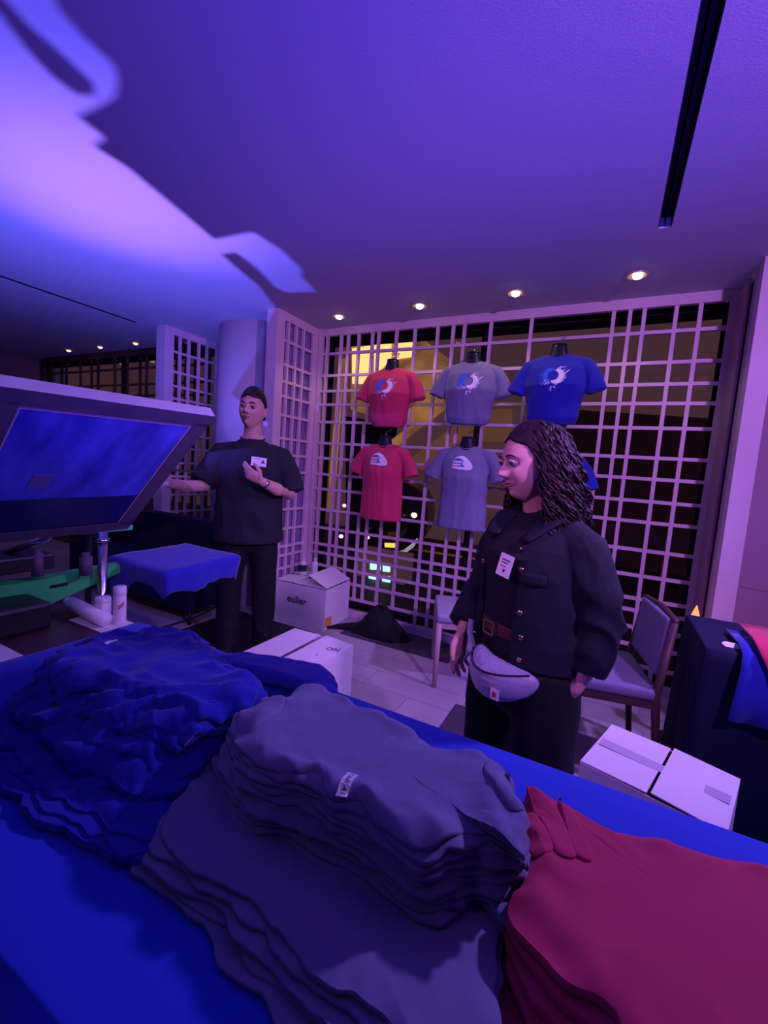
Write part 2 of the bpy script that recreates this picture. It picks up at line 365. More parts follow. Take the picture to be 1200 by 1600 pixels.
# ------------------------------------------------------------------ outside the window
tag(obj('street', bx(-16, 12, 3.7, 16, -.5, -.12), M['asphalt']), 'dark street outside behind the lattice', 'street', kind='structure')
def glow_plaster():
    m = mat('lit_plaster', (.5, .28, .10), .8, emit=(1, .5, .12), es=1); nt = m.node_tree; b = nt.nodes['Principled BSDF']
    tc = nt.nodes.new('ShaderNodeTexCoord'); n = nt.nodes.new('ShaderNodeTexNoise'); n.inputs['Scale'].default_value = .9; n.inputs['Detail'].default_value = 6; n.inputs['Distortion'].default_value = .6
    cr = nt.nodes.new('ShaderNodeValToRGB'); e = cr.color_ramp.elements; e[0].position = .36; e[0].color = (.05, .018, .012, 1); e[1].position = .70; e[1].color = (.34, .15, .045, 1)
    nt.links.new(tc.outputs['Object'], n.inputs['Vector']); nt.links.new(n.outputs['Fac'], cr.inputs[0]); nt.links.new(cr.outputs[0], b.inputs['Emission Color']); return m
M['facade'] = glow_plaster()  # light on the plaster painted as blotchy warm emission
M['warmwin'] = emis('warm_window', (1, .62, .22), 1.3); M['coolwin'] = emis('cool_window', (.55, .95, 1), 1.1)
M['brown'] = mat('brown_facade', (.16, .09, .07), .8, emit=(.45, .19, .24), es=.11, mottle=.3, mscale=.8)  # faint emission painted in for light falling on the facade
fb = thing('building', 'brown building front with a lit entrance across the street, seen through the lattice', 'building', (0, 9, -.12))
obj('facade', bx(-18, 8, 0, .4, 0, 7), M['brown'], fb)
def pw(x, y, Y=8.95): q = at(x, y, 'Y', Y); return q.x, q.z+.12
def panel(name, px, m, Y=-.05, d=.04):
    b = bmesh.new(); ps = [pw(x, y) for x, y in px]
    top = [b.verts.new(V((x, Y, z))) for x, z in ps]; bot = [b.verts.new(V((x, Y+d, z))) for x, z in ps]
    b.faces.new(top); b.faces.new(bot[::-1])
    for i in range(len(ps)): j = (i+1) % len(ps); b.faces.new((top[i], bot[i], bot[j], top[j]))
    return obj(name, b, m, fb)
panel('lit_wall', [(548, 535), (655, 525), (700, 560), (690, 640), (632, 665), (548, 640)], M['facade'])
for q in ([(552, 545), (580, 541), (580, 600), (552, 600)], [(586, 540), (612, 536), (612, 560), (586, 590)], [(618, 535), (645, 531), (645, 558), (618, 562)]): panel('lit_window', q, M['warmwin'], -.1)
panel('stair_stringer', [(610, 690), (700, 625), (706, 632), (618, 700)], M['facade'], -.12, .06)
panel('awning', [(640, 720), (720, 660), (760, 640), (800, 640), (800, 690), (720, 690), (660, 735)], mat('tan_awning', (.3, .16, .1), .8, emit=(.55, .24, .12), es=.16, mottle=.3), -.15, .1)  # emission painted in so the awning reads as lit
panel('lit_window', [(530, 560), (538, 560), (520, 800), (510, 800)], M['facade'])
panel('shopfront', [(885, 640), (1120, 655), (1120, 960), (880, 930)], mat('shopfront_dark', (.03, .015, .02), .6, emit=(.3, .08, .12), es=.02), -.1)  # trace of reddish emission stands in for light on the shopfront
panel('doorway', [(540, 650), (620, 665), (600, 820), (540, 810)], M['dark'])
for q in ([(578, 876), (594, 877), (594, 890), (578, 889)], [(598, 878), (609, 879), (609, 893), (598, 892)], [(576, 896), (592, 897), (592, 908), (576, 906)], [(597, 899), (609, 900), (609, 914), (597, 913)]):
    pass
# parked car seen behind the lattice
car = thing('car', 'dark parked car with pale curved bodywork glints behind the lattice', 'car', (0, 0, -.12))
def cp(x, y, Y=6.0): return at(x, y, 'Y', Y)+V((0, 0, .12))
b = bmesh.new(); prof = [(540, 850), (545, 800), (580, 790), (600, 760), (625, 752), (648, 775), (655, 800), (652, 838), (632, 862), (590, 865)]
f = [b.verts.new(cp(*p)) for p in prof]; g = [b.verts.new(v.co+V((-.3, 1.5, 0))) for v in f]
b.faces.new(f); b.faces.new(g[::-1])
for i in range(len(f)): j = (i+1) % len(f); b.faces.new((f[i], g[i], g[j], f[j]))
bmesh.ops.bevel(b, geom=b.edges[:], offset=.05, segments=2, affect='EDGES')
obj('body', b, mat('car_paint', (.05, .035, .05), .2, .3), car, True)
b = bmesh.new()
tube(b, [cp(x, y, 5.9) for x, y in ((610, 866), (632, 862), (645, 852), (652, 842))], [.015, .03, .03, .012], 8); obj('wheel_arch', b, mat('glint_paint', (.7, .7, .85), .3, emit=(.7, .7, .9), es=.35), car, True)  # pale curved glint painted as a glowing strip
b = bmesh.new(); quad(b, [cp(601, 848, 5.9), cp(622, 849, 5.9), cp(619, 856, 5.9), cp(601, 855, 5.9)]); box(b, 0, .001, 0, .001, 0, .001, Matrix.Translation(cp(610, 852, 5.93)))
obj('lit_plate', b, emis('amber_plate', (1, .48, .08), 1.6), car)
HG = emis('head_glow', (1, .8, .7), 1.4)
for x, y, s in ((647, 805, .05), (538, 790, .035), (575, 840, .03), (533, 838, .04)):
    b = bmesh.new(); ellipsoid(b, cp(x, y, 5.85), (s, s*.6, s*.8), 12, 8); obj('headlight', b, HG, car, True)
kiosk = thing('kiosk', 'low lit kiosk window glowing pale cyan behind the bottom of the lattice', 'kiosk', (0, 0, -.12))
b = bmesh.new(); c0 = cp(592, 896, 5.0); 
box(b, c0.x-.35, c0.x+.35, 5.02, 5.3, 0, c0.z+.28); obj('kiosk_body', b, M['brown'], kiosk)
for q in ([(578, 878), (594, 879), (594, 891), (578, 890)], [(598, 880), (609, 881), (609, 894), (598, 893)], [(576, 897), (592, 898), (592, 909), (576, 907)], [(597, 900), (609, 901), (609, 915), (597, 914)]):
    b = bmesh.new(); ps = [cp(x, y, 5.0) for x, y in q]; f = [b.verts.new(p) for p in ps]; g = [b.verts.new(p+V((0, .015, 0))) for p in ps]
    b.faces.new(f); b.faces.new(g[::-1])
    for i in range(4): j = (i+1) % 4; b.faces.new((f[i], g[i], g[j], f[j]))
    obj('lit_pane', b, M['coolwin'], kiosk)
b = bmesh.new(); a0 = at(630, 870, 'Y', 7.5); b0 = at(760, 905, 'Y', 7.5)
box(b, a0.x, b0.x+1.5, 7.4, 7.6, -.12, (a0.z+b0.z)/2); tag(obj('low_wall', b, M['facade']), 'low orange-glowing kerb wall outside below the hanging shirts', 'wall')  # warm light on the wall comes from emission in its plaster
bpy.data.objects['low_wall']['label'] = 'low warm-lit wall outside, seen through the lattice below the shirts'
# ------------------------------------------------------------------ main table with its blue cloth
TX0, TX1, TY0, TY1, TZ = -1.42, 1.25, .215, .945, .75
t = thing('folding_table', 'folding table under the royal blue cloth in the foreground', 'table', (0, .58, 0))
obj('tabletop', bx(TX0+.01, TX1-.01, TY0-.57, TY1-.59, .715, .743, bev=.004), M['dark'], t)
for x in (TX0+.12, TX1-.12):
    for y in (-.29, .29):
        b = bmesh.new(); rod(b, (x, y, 0), (x, y, .715), .014); obj('leg', b, M['metal'], t, True)
def tablecloth(x0, x1, y0, y1, z, drop, sides, seed=0, amp=.022):
    """draped cloth: flat top, rippled skirt on the given sides"""
    b = bmesh.new(); per = []
    n = 60
    for i in range(n): per.append((x0+(x1-x0)*i/n, y0, 0, -1))
    for i in range(24): per.append((x1, y0+(y1-y0)*i/24, 1, 0))
    for i in range(n): per.append((x1-(x1-x0)*i/n, y1, 0, 1))
    for i in range(24): per.append((x0, y1-(y1-y0)*i/24, -1, 0))
    rows = []
    for k in range(15):
        f = k/14; row = []
        for (x, y, nx, ny) in per:
            rp = (noise.noise(V((x*7+seed, y*7, seed)))+.6*noise.noise(V((x*17, y*17, seed))))*amp*f
            o = .006*min(1, f*8)+abs(rp)+.02*f
            row.append(b.verts.new((x+nx*o, y+ny*o, z-drop*f-(.0 if k else 0))))
        rows.append(row)
    m = len(per)
    for a, c in zip(rows, rows[1:]):
        for j in range(m): b.faces.new((a[j], c[j], c[(j+1) % m], a[(j+1) % m]))
    # inner top ring
    cx, cy = (x0+x1)/2, (y0+y1)/2
    prev = rows[0]
    for s in (.985, .8, .4):
        row = [b.verts.new((cx+(x-cx)*s, cy+(y-cy)*s, z+.0015)) for (x, y, _, _) in per]
        for j in range(m): b.faces.new((prev[j], prev[(j+1) % m], row[(j+1) % m], row[j]))
        prev = row
    b.faces.new(prev)
    return b
o = obj('tablecloth', tablecloth(TX0, TX1, TY0, TY1, TZ, .70, None, 3), M['tc_blue'], smooth=True)
so = o.modifiers.new('s', 'SOLIDIFY'); so.thickness = .002; so.offset = -1
tag(o, 'royal blue cloth covering the foreground table under the shirt stacks', 'tablecloth')

# ------------------------------------------------------------------ right-hand table behind, draped in navy
t = thing('side_table', 'dark table beneath the navy cloth near the right pilaster', 'table', (.98, 2.28, 0))
obj('tabletop', bx(-.56, .62, -.24, .24, .715, .742), M['dark'], t)
for x in (-.5, .56):
    for y in (-.2, .2):
        b = bmesh.new(); rod(b, (x, y, 0), (x, y, .715), .014); obj('leg', b, M['metal'], t, True)
o = obj('tablecloth', tablecloth(.40, 1.62, 2.03, 2.53, TZ, .74, None, 9, .03), M['tc_dark'], smooth=True)
so = o.modifiers.new('s', 'SOLIDIFY'); so.thickness = .002; so.offset = -1
tag(o, 'dark navy cloth draped to the floor over the table at the right', 'tablecloth')

# ------------------------------------------------------------------ floor mats
for lab, x0, x1, y0, y1, m in (('black mat on the floor under the man', -2.80, -1.96, 2.14, 2.78, 'mat_'), ('dark carpet square under the black bag by the lattice', -1.80, -.88, 2.90, 3.24, 'carpet'),
                            ('dark carpet square on the floor left of the woman', -.66, -.47, 2.05, 2.40, 'carpet'), ('dark carpet square on the floor right of the woman behind the white carton', -.10, .30, 2.22, 2.5, 'carpet')):
    tag(obj('floor_mat', bx(x0, x1, y0, y1, .0005, .008, bev=.002), M[m]), lab, 'mat')

# ------------------------------------------------------------------ cartons
def carton(label, loc, rz, w_, d, h, flaps, name='cardboard_box', open_=True, seams=()):
    t = thing(name, label, 'box', loc, rz); b = bmesh.new(); k = .005
    box(b, -w_/2, w_/2, -d/2, d/2, 0.001, k); box(b, -w_/2, w_/2, -d/2, -d/2+k, k, h); box(b, -w_/2, w_/2, d/2-k, d/2, k, h)
    box(b, -w_/2, -w_/2+k, -d/2+k, d/2-k, k, h); box(b, w_/2-k, w_/2, -d/2+k, d/2-k, k, h)
    obj('walls', b, M['card'], t)
    for (side, ln, ang, z_off) in flaps:     # hinged at the rim
        c = bmesh.new(); ww = (w_ if side in 'ns' else d)-.006
        box(c, -ww/2, ww/2, 0, ln, 0, .004)
        az = {'s': 0, 'n': PI, 'w': -PI/2, 'e': PI/2}[side]; pos = {'s': (0, -d/2, h), 'n': (0, d/2, h), 'w': (-w_/2, 0, h), 'e': (w_/2, 0, h)}[side]
        mt = Matrix.Translation(V(pos)+V((0, 0, z_off))) @ Matrix.Rotation(az, 4, 'Z') @ Matrix.Rotation(R(ang), 4, 'X')
        c.transform(mt); obj('flap', c, M['card'], t)
    return t
# carton with the printed name, two bottles on top
c1 = carton('white carton printed with a dark word, half-open flaps, two bottles on top', (-2.19, 3.05, 0), R(3), .50, .40, .34, [('w', .19, 4, .001), ('s', .17, 3, .006), ('n', .17, 5, .006), ('e', .20, 24, .012)])
text_mesh('euller', .085, M['ink'], c1, Matrix.Translation((-.03, -.2008, .205)) @ Matrix.Rotation(PI/2, 4, 'X') @ Matrix.Rotation(R(-1), 4, 'Z'), 'printed_word', .0004, bold=.0016)
b = bmesh.new(); box(b, .2502, .2508, -.19, -.09, .02, .10); obj('orange_mark', b, mat('orange_tape', (.75, .32, .06), .6), c1)
def bottle(label, x, y, z, r, h, body, cap, band=None):
    t = thing('bottle', label, 'bottle', (x, y, z))
    b = bmesh.new(); lathe(b, [(r*.92, 0), (r, .006), (r, h*.70), (r*.85, h*.78), (r*.45, h*.84), (r*.42, h*.88)]); obj('body', b, M[body], t, True)
    b = bmesh.new(); lathe(b, [(r*.5, h*.88), (r*.52, h*.985), (r*.46, h)]); obj('cap', b, M[cap], t, True)
    if band:
        b = bmesh.new(); lathe(b, [(r+.0004, h*.22), (r+.0008, h*.23), (r+.0008, h*.60), (r+.0004, h*.61)]); obj('label_band', b, M[band], t, True)
bottle('dark-labelled bottle with pale cap standing on the white carton', -2.35, 3.10, .353, .030, .15, 'white', 'white', 'ink')
bottle('taller plain white bottle standing on the white carton', -2.24, 3.12, .353, .028, .165, 'white', 'white')
c2 = carton('tall white carton with closed flaps and faint stamp behind the foreground table', (-1.20, 1.50, 0), 0, .36, .56, .48, [('w', .165, 1, .001), ('e', .16, 3.5, .001)])
for k, (s, dx, dy, sz) in enumerate((('LION', .02, .06, .045), ('1 1', .0, -.03, .03))):
    text_mesh(s, sz, M['ink'], c2, Matrix.Translation((.10+dx, .10+dy, .4905)) @ Matrix.Rotation(R(-3.5), 4, 'Y') @ Matrix.Rotation(R(12), 4, 'Z'), 'stamp', .0003)
c3 = carton('low white carton with taped flaps on the floor right of the woman', (.255, 1.685, 0), R(-17), .40, .34, .40, [('w', .20, 1, .001), ('e', .19, 3, .001)])
b = bmesh.new(); box(b, -.19, .19, -.02, .03, .4085, .409); 
obj('tape', b, mat('tape_clear', (.5, .44, .55), .25), c3)
# ------------------------------------------------------------------ black bag slumped by the lattice
def bag_mesh():
    b = bmesh.new(); vs = ellipsoid(b, (0, 0, 0), (1, 1, 1), 48, 32)
    for v in vs:
        x, y, z = v.co; h = .23*math.exp(-((x-.15)/.5)**2)*(1 if z > 0 else .3)+.03
        r = 1+.18*noise.noise(V((x*2, y*2, z*2+4)))
        v.co = V((x*.30*r, y*.14*r, max(-.0, z*h*r*(1-.35*abs(noise.noise(V((x*5, y*5, 3))))))+.009+(.0 if z > 0 else 0)))
    return b
tag(obj('cloth_bag', bag_mesh(), M['trousers'], smooth=True, loc=(-1.56, 3.08, 0)), 'black bag slumped on the floor against the lattice beside the white carton', 'bag')
b = bmesh.new(); tube(b, [(-1.84, 3.0, .03), (-1.92, 2.97, .02), (-1.985, 2.90, .016)], [.03, .02, .006], 8)
o = obj('strap', b, M['trousers'], bpy.data.objects['cloth_bag'], True); o.location = (1.60, -3.08, 0)

# ------------------------------------------------------------------ chairs
def chair(label, loc, rz, wood, fab, H=.88):
    t = thing('dining_chair', label, 'chair', loc, rz)
    sw, sd = .23, .22
    b = bmesh.new(); box(b, -sw, sw, -sd, sd, .42, .475, bev=.018); obj('seat', b, M[fab], t, True)
    for x in (-1, 1):
        b = bmesh.new(); tube(b, [(x*.215, -.20, 0.001), (x*.215, -.20, .42)], [(.014, .014), (.02, .02)], 8, cap=False); obj('leg', b, M[wood], t, True)
        b = bmesh.new(); tube(b, [(x*.215, .26, 0.001), (x*.215, .21, .44), (x*.205, .25, H-.02)], [.014, .019, .014], 8, cap=False); obj('leg', b, M[wood], t, True)
    b = bmesh.new()
    for y in (-.2, .2): box(b, -.21, .21, y-.01, y+.01, .385, .42)
    for x in (-.215, .215): box(b, x-.01, x+.01, -.2, .2, .385, .42)
    obj('seat_rail', b, M[wood], t)
    b = bmesh.new(); box(b, -.19, .19, -.022, .022, 0, H-.53, bev=.018)
    b.transform(Matrix.Translation((0, .225, .52)) @ Matrix.Rotation(R(-5), 4, 'X')); obj('backrest', b, M[fab], t, True)
    b = bmesh.new(); tube(b, [(-.205, .25, H-.015), (0, .262, H-.005), (.205, .25, H-.015)], [.015, .015, .015], 8); obj('top_rail', b, M[wood], t, True)
    return t
chair('pale-framed upholstered chair by the lattice, just left of the woman', (-.74, 2.80, 0), R(-68), 'chairwood', 'chairfab', .86)
chair('dark-framed violet-grey chair right of the woman beside the navy table', (.03, 2.36, 0), R(-78), 'darkwood', 'chairfab2', .80)
# amber floor glow by the pilaster
t = thing('table_candle', 'small amber-glowing candle lamp beside the right pilaster', 'lamp', (.47, 2.72, 0))
b = bmesh.new(); lathe(b, [(.09, .001), (.09, .02), (.015, .03), (.015, .60), (.05, .61), (.05, .615)]); obj('stand', b, M['black'], t, True)
b = bmesh.new(); lathe(b, [(.022, .616), (.028, .63), (.026, .68), (.012, .73), (.002, .76)], (0, 0, 0), 16); obj('glow', b, M['flame'], t, True)
# ------------------------------------------------------------------ bench far behind the press
t = thing('bench', 'dark upholstered bench far behind the printing press', 'bench', (-3.75, 2.50, 0))
obj('seat', bx(-.75, .95, -.22, .20, .12, .46, bev=.02), M['tc_dark'], t)
obj('backrest', bx(-.75, .95, .08, .20, .46, .80, bev=.02), mat('dark_velvet', (.020, .018, .045), .9), t)
for x in (-.7, .9):
    for y in (-.18, .16):
        b = bmesh.new(); rod(b, (x, y, .001), (x, y, .12), .015); obj('leg', b, M['black'], t, True)
# ------------------------------------------------------------------ cables on the floor
for lab, pts in (('black cable running along the floor under the blue shirt', [(210, 936), (250, 938), (300, 932), (350, 931)]), ('thin black cable curving across the floor toward the man', [(210, 990), (255, 980), (300, 967), (335, 950), (343, 938), (338, 926)])):
    b = bmesh.new(); ps = [at(x, y, 'Z', .009) for x, y in pts]; sm = []
    for i in range(len(ps)-1):
        for k in range(6): sm.append(ps[i].lerp(ps[i+1], k/6))
    sm.append(ps[-1]); tube(b, sm, [.007]*len(sm), 8, ref=V((0, 0, 1))); tag(obj('floor_cable', b, M['black'], smooth=True), lab, 'cable')

# ------------------------------------------------------------------ printing press, silk screen, stand
st = thing('press_stand', 'low dark side table under the printing press at the left edge', 'table', (-1.80, .62, 0))
obj('tabletop', bx(-.13, .34, -.42, .34, .705, .732, bev=.003), M['darkwood'], st)
for lab_, x0, x1, y0, y1 in (('white paper sheet under the spray can at the table end', -1.66, -1.462, .84, .955), ('white paper strip beside the equipment case', -1.60, -1.462, .36, .62)):
    tag(obj('paper_sheet', bx(x0, x1, y0, y1, .7322, .7330), M['paper']), lab_, 'paper')
for x in (-.10, .30):
    for y in (-.38, .30):
        b = bmesh.new(); rod(b, (x, y, .001), (x, y, .705), .016); obj('leg', b, M['black'], st, True)
pr = thing('screen_printing_press', 'green-armed screen printing press holding the draped blue shirt', 'printing press', (-2.03, .35, 0))
def P_(v): return V(v)-V((-2.03, .35, 0))
b = bmesh.new(); lathe(b, [(.14, .001), (.14, .03), (.06, .05), (.06, .80), (.17, .85), (.17, .90), (.05, .92), (.05, .985)]); obj('central_column', b, M['black'], pr, True)
def beam(pts, wds, hs):
    b = bmesh.new(); rings = []
    for p, w_, h in zip(pts, wds, hs):
        p = P_(p); rings.append([b.verts.new(p+V(q)) for q in ((-w_, 0, -h), (w_, 0, -h), (w_, 0, 0), (-w_, 0, 0))])
    for a, c in zip(rings, rings[1:]):
        for j in range(4): b.faces.new((a[j], a[(j+1) % 4], c[(j+1) % 4], c[j]))
    b.faces.new(rings[0][::-1]); b.faces.new(rings[-1]); bmesh.ops.bevel(b, geom=b.edges[:], offset=.004, segments=2, affect='EDGES'); return b
arm = obj('platen_arm', beam([(-1.88, .36, .860), (-1.80, .80, .865), (-1.79, 1.12, .880)], [.045, .038, .022], [.125, .105, .035]), M['green'], pr)
for y, z in ((.66, .815), (.86, .835)): o = obj('arm_slot', bx(*(lambda p: (p.x+.0355, p.x+.049, p.y-.03, p.y+.03, p.z-.006, p.z+.006))(P_((-1.81, y, z)))), M['dark'], pr)
b = bmesh.new(); box(b, *(lambda p: (p.x-.17, p.x+.145, p.y-.17, p.y+.18, 0, .016))(P_((-1.68, 1.30, 0)))); b.transform(Matrix.Translation((0, 0, .872))); obj('platen', b, M['alu'], pr)
b = bmesh.new(); rod(b, P_((-1.735, 1.0, .02)), P_((-1.735, 1.0, 1.045)), .017, 20); o = obj('support_pole', b, M['metal'], pr, True); o['label'] = 'chrome support pole'
b = bmesh.new(); rod(b, P_((-1.735, 1.0, .985)), P_((-1.735, 1.0, 1.0)), .024, 20); obj('pole_collar', b, M['metal'], pr, True)
b = bmesh.new(); rod(b, P_((-1.735, 1.0, .001)), P_((-1.735, 1.0, .02)), .07, 24); obj('pole_foot', b, M['black'], pr, True)
b = bmesh.new(); p = P_((-1.76, 1.03, 1.028)); box(b, p.x-.01, p.x+.012, p.y-.10, p.y+.10, p.z-.008, p.z+.012, bev=.002); o = obj('hinge_bar', b, M['mint'], pr); o['label'] = 'mint green hinge bar'
b = bmesh.new(); p = P_((-1.86, .55, .90)); box(b, p.x-.09, p.x+.09, p.y-.12, p.y+.30, p.z, p.z+.055, bev=.006); obj('print_head_base', b, M['black'], pr)
for (x, y, z, r, h) in ((-1.72, .93, .87, .022, .085), (-1.78, .80, .88, .018, .10), (-1.70, .62, .87, .02, .06)):
    b = bmesh.new(); lathe(b, [(r, 0), (r, h*.8), (r*.6, h*.82), (r*.6, h)], P_((x, y, z))); obj('clamp_knob', b, M['aluface'], pr, True)
for (a_, c_) in (((-1.90, .45, .955), (-1.70, .62, 1.03)), ((-1.88, .75, .955), (-1.70, .80, 1.03))):
    b = bmesh.new(); rod(b, P_(a_), P_(c_), .011); obj('lift_strut', b, M['metal'], pr, True)
# the raised frame: top edge toward the camera
TLc, TRc, BRc, BLc = V((-1.169, .455, 1.466)), V((-1.147, 1.010, 1.478)), V((-1.640, 1.042, 1.046)), V((-1.662, .487, 1.034))
e1 = (TRc-TLc).normalized(); e2 = (BLc-TLc); e2 = (e2-e1*e2.dot(e1)).normalized(); e3 = e1.cross(e2)
if e3.z > 0: nrm = -e3
else: nrm = e3
W_, H_ = (TRc-TLc).length, (BLc-TLc).length
sc = thing('silk_screen', 'raised aluminium silk screen frame with blue ink-stained mesh', 'silk screen', TLc)
mt = Matrix(((e1.x, e2.x, nrm.x, 0), (e1.y, e2.y, nrm.y, 0), (e1.z, e2.z, nrm.z, 0), (0, 0, 0, 1)))
fw, ft = .040, .036
b = bmesh.new()   # outer bars; z<0 away from the printing side
for (x0, x1, y0, y1) in ((0, W_, 0, fw), (0, W_, H_-fw, H_), (0, fw, fw, H_-fw), (W_-fw, W_, fw, H_-fw)): box(b, x0, x1, y0, y1, -ft, 0, bev=.002)
b.transform(mt); obj('frame', b, M['alu'], sc)
b = bmesh.new()
for (x0, x1, y0, y1) in ((.001, W_-.001, .001, fw+.012), (.001, W_-.001, H_-fw-.012, H_-.001), (.001, fw+.012, fw, H_-fw), (W_-fw-.012, W_-.001, fw, H_-fw)): box(b, x0, x1, y0, y1, .0002, .0012)
b.transform(mt); o = obj('frame_face_shade', b, M['aluface'], sc); o['label'] = 'dark layer painting shade on the frame face'  # shade of the down-facing frame front, painted as a dark layer
b = bmesh.new(); box(b, fw-.002, W_-fw+.002, fw-.002, H_-fw+.002, -.006, -.004); b.transform(mt); o = obj('mesh', b, M['silk'], sc); o['label'] = 'blue inked mesh'
b = bmesh.new(); g = fw+.012; k = .012
M['pinktape'] = mat('pink_edge_tape', (.62, .40, .60), .5, mottle=.3, mscale=30)
for (x0, x1, y0, y1) in ((g, W_-g, g, g+k), (g, g+.006, g+k, H_-g), (W_-g-.006, W_-g, g+k, H_-g-.0)): box(b, x0, x1, y0, y1, -.0038, -.0020)
b.transform(mt); o = obj('edge_tape', b, M['pinktape'], sc); o['label'] = 'pale pink tape round the mesh'
b = bmesh.new(); box(b, g+.006, W_-g-.006, H_*.66, H_-g, -.0038, -.0024); b.transform(mt); o = obj('masking_band', b, mat('dark_blue_ink', (.012, .012, .13), .3), sc); o['label'] = 'dark band of dried ink at the lower edge'
b = bmesh.new(); box(b, W_*.28, W_*.28+.05, H_*.48, H_*.48+.06, -.0039, -.0028)
b.transform(mt); o = obj('tape_patch', b, mat('dull_patch', (.16, .12, .35), .6), sc)
# black case and items on the stand
t = thing('equipment_case', 'black equipment case under the green press arm at the left edge', 'case', (-1.79, .47, .733))
obj('shell', bx(-.11, .17, -.24, .30, .001, .092, bev=.012), M['black'], t); b = bmesh.new(); tube(b, [(.172, -.06, .05), (.192, -.05, .05), (.192, .05, .05), (.172, .06, .05)], [.006]*4, 8, ref=V((0, 0, 1))); obj('handle', b, M['black'], t, True)
def canister(label, x, y, z, r, h, hasred, name='spray_can'):
    t = thing(name, label, 'can', (x, y, z)); b = bmesh.new(); lathe(b, [(r*.95, 0.0005), (r, .004), (r, h*.76), (r*.96, h*.77)]); obj('body', b, M['white'], t, True)
    b = bmesh.new(); lathe(b, [(r*.97, h*.775), (r, h*.79), (r, h*.985), (r*.9, h)]); obj('cap', b, M['white'], t, True)
    if hasred:
        b = bmesh.new(); s0 = math.atan2(-y, -x)
        for k, z0 in enumerate((.40, .46)):
            rr = []
            for i in range(9):
                a = s0-.25+.12*i; rr.append((V(((r+.0006)*math.cos(a), (r+.0006)*math.sin(a), h*z0+.002*i)), V(((r+.0006)*math.cos(a), (r+.0006)*math.sin(a), h*z0+.006+.002*i))))
            for p, q in zip(rr, rr[1:]): quad(b, (p[0], q[0], q[1], p[1]))
        o = obj('red_print', b, M['redtag'], t); o['label'] = 'red print on the can'
canister('white spray can with red print standing behind the blue shirts', -1.50, .925, .7335, .021, .135, True)
canister('white canister behind the green arm, partly hidden', -1.60, .925, .7335, .026, .075, False)
t = thing('paper_roll', 'white paper roll lying beside the spray can', 'roll', (0, 0, 0)); b = bmesh.new(); a_, c_ = V((-1.70, .87, .777)), V((-1.50, .875, .759))
rod(b, a_, c_, .024, 28); obj('roll', b, M['paper'], t, True); b = bmesh.new(); rod(b, a_+V((-.03, 0, 0.004)), a_+V((.002, 0, 0)), .014, 20); obj('core', b, M['white'], t, True)
for c in t.children: c.location = (1.62, -.84, -.733)
t.location = (-1.62, .84, .733)

# ------------------------------------------------------------------ stage uplight behind the press: lamp, stand, and an added unseen flag cut to shape the ceiling pattern
ul = thing('stage_uplight', 'small stage uplight on a stand hidden behind the printing press', 'stage light', (UP.x, UP.y, 0))
b = bmesh.new(); lathe(b, [(.16, .001), (.16, .02), (.015, .03), (.015, .97)]); obj('stand', b, M['black'], ul, True)
b = bmesh.new(); lathe(b, [(.05, .97), (.06, .99), (.06, 1.085), (.055, 1.085), (.050, 1.0)]); obj('lamp_housing', b, M['black'], ul, True)
FZ = 1.26
def flag_pt(px, py):
    c = at(px, py, 'Z', ZC); k = (FZ-UP.z)/(ZC-UP.z); q = UP+(c-UP)*k; return V((q.x-UP.x, q.y-UP.y, FZ))
edge = [(40, -260), (60, -60), (90, 10), (130, 55), (178, 98), (184, 122), (178, 150), (158, 163), (120, 181), (164, 214), (146, 228), (200, 262), (335, 374), (395, 362), (440, 390), (474, 422), (472, 432), (496, 457), (450, 458), (428, 448), (432, 482), (440, 560)]
b = bmesh.new(); ps = [flag_pt(*e) for e in edge]; ps += [ps[-1]+V((.02, .10, 0)), V((.46, .42, FZ)), V((.46, -.42, FZ)), ps[0]+V((.06, -.06, 0))]
f0 = [b.verts.new(p) for p in ps]; f1 = [b.verts.new(p+V((0, 0, .0015))) for p in ps]
from mathutils.geometry import tessellate_polygon
for tri in tessellate_polygon([ps]): b.faces.new([f0[i] for i in tri]); b.faces.new([f1[i] for i in tri][::-1])
for i in range(len(ps)): j = (i+1) % len(ps); b.faces.new((f0[i], f0[j], f1[j], f1[i]))
# a narrow separate strip makes the dark slit
sl = [(346, 397), (368, 394), (398, 416), (428, 446), (434, 484), (404, 446), (362, 412)]
g0 = [flag_pt(*e)+V((0, 0, -.0004)) for e in sl]; h0 = [b.verts.new(p) for p in g0]; h1 = [b.verts.new(p+V((0, 0, .0012))) for p in g0]
b.faces.new(h0); b.faces.new(h1[::-1])
for i in range(len(g0)): j = (i+1) % len(g0); b.faces.new((h0[i], h0[j], h1[j], h1[i]))
sl = [(-60, -60), (10, 0), (45, 40), (90, 78), (148, 132), (150, 150), (120, 148), (80, 118), (40, 75), (-10, 10), (-80, -60)]
g0 = [flag_pt(*e)+V((0, 0, -.0004)) for e in sl]; h0 = [b.verts.new(p) for p in g0]; h1 = [b.verts.new(p+V((0, 0, .0012))) for p in g0]
b.faces.new(h0); b.faces.new(h1[::-1])
for i in range(len(g0)): j = (i+1) % len(g0); b.faces.new((h0[i], h0[j], h1[j], h1[i]))
obj('beam_flag', b, M['black'], ul)
b = bmesh.new(); rod(b, (.055, 0, 1.05), (.25, 0, FZ-.001), .004); obj('flag_arm', b, M['black'], ul, True)
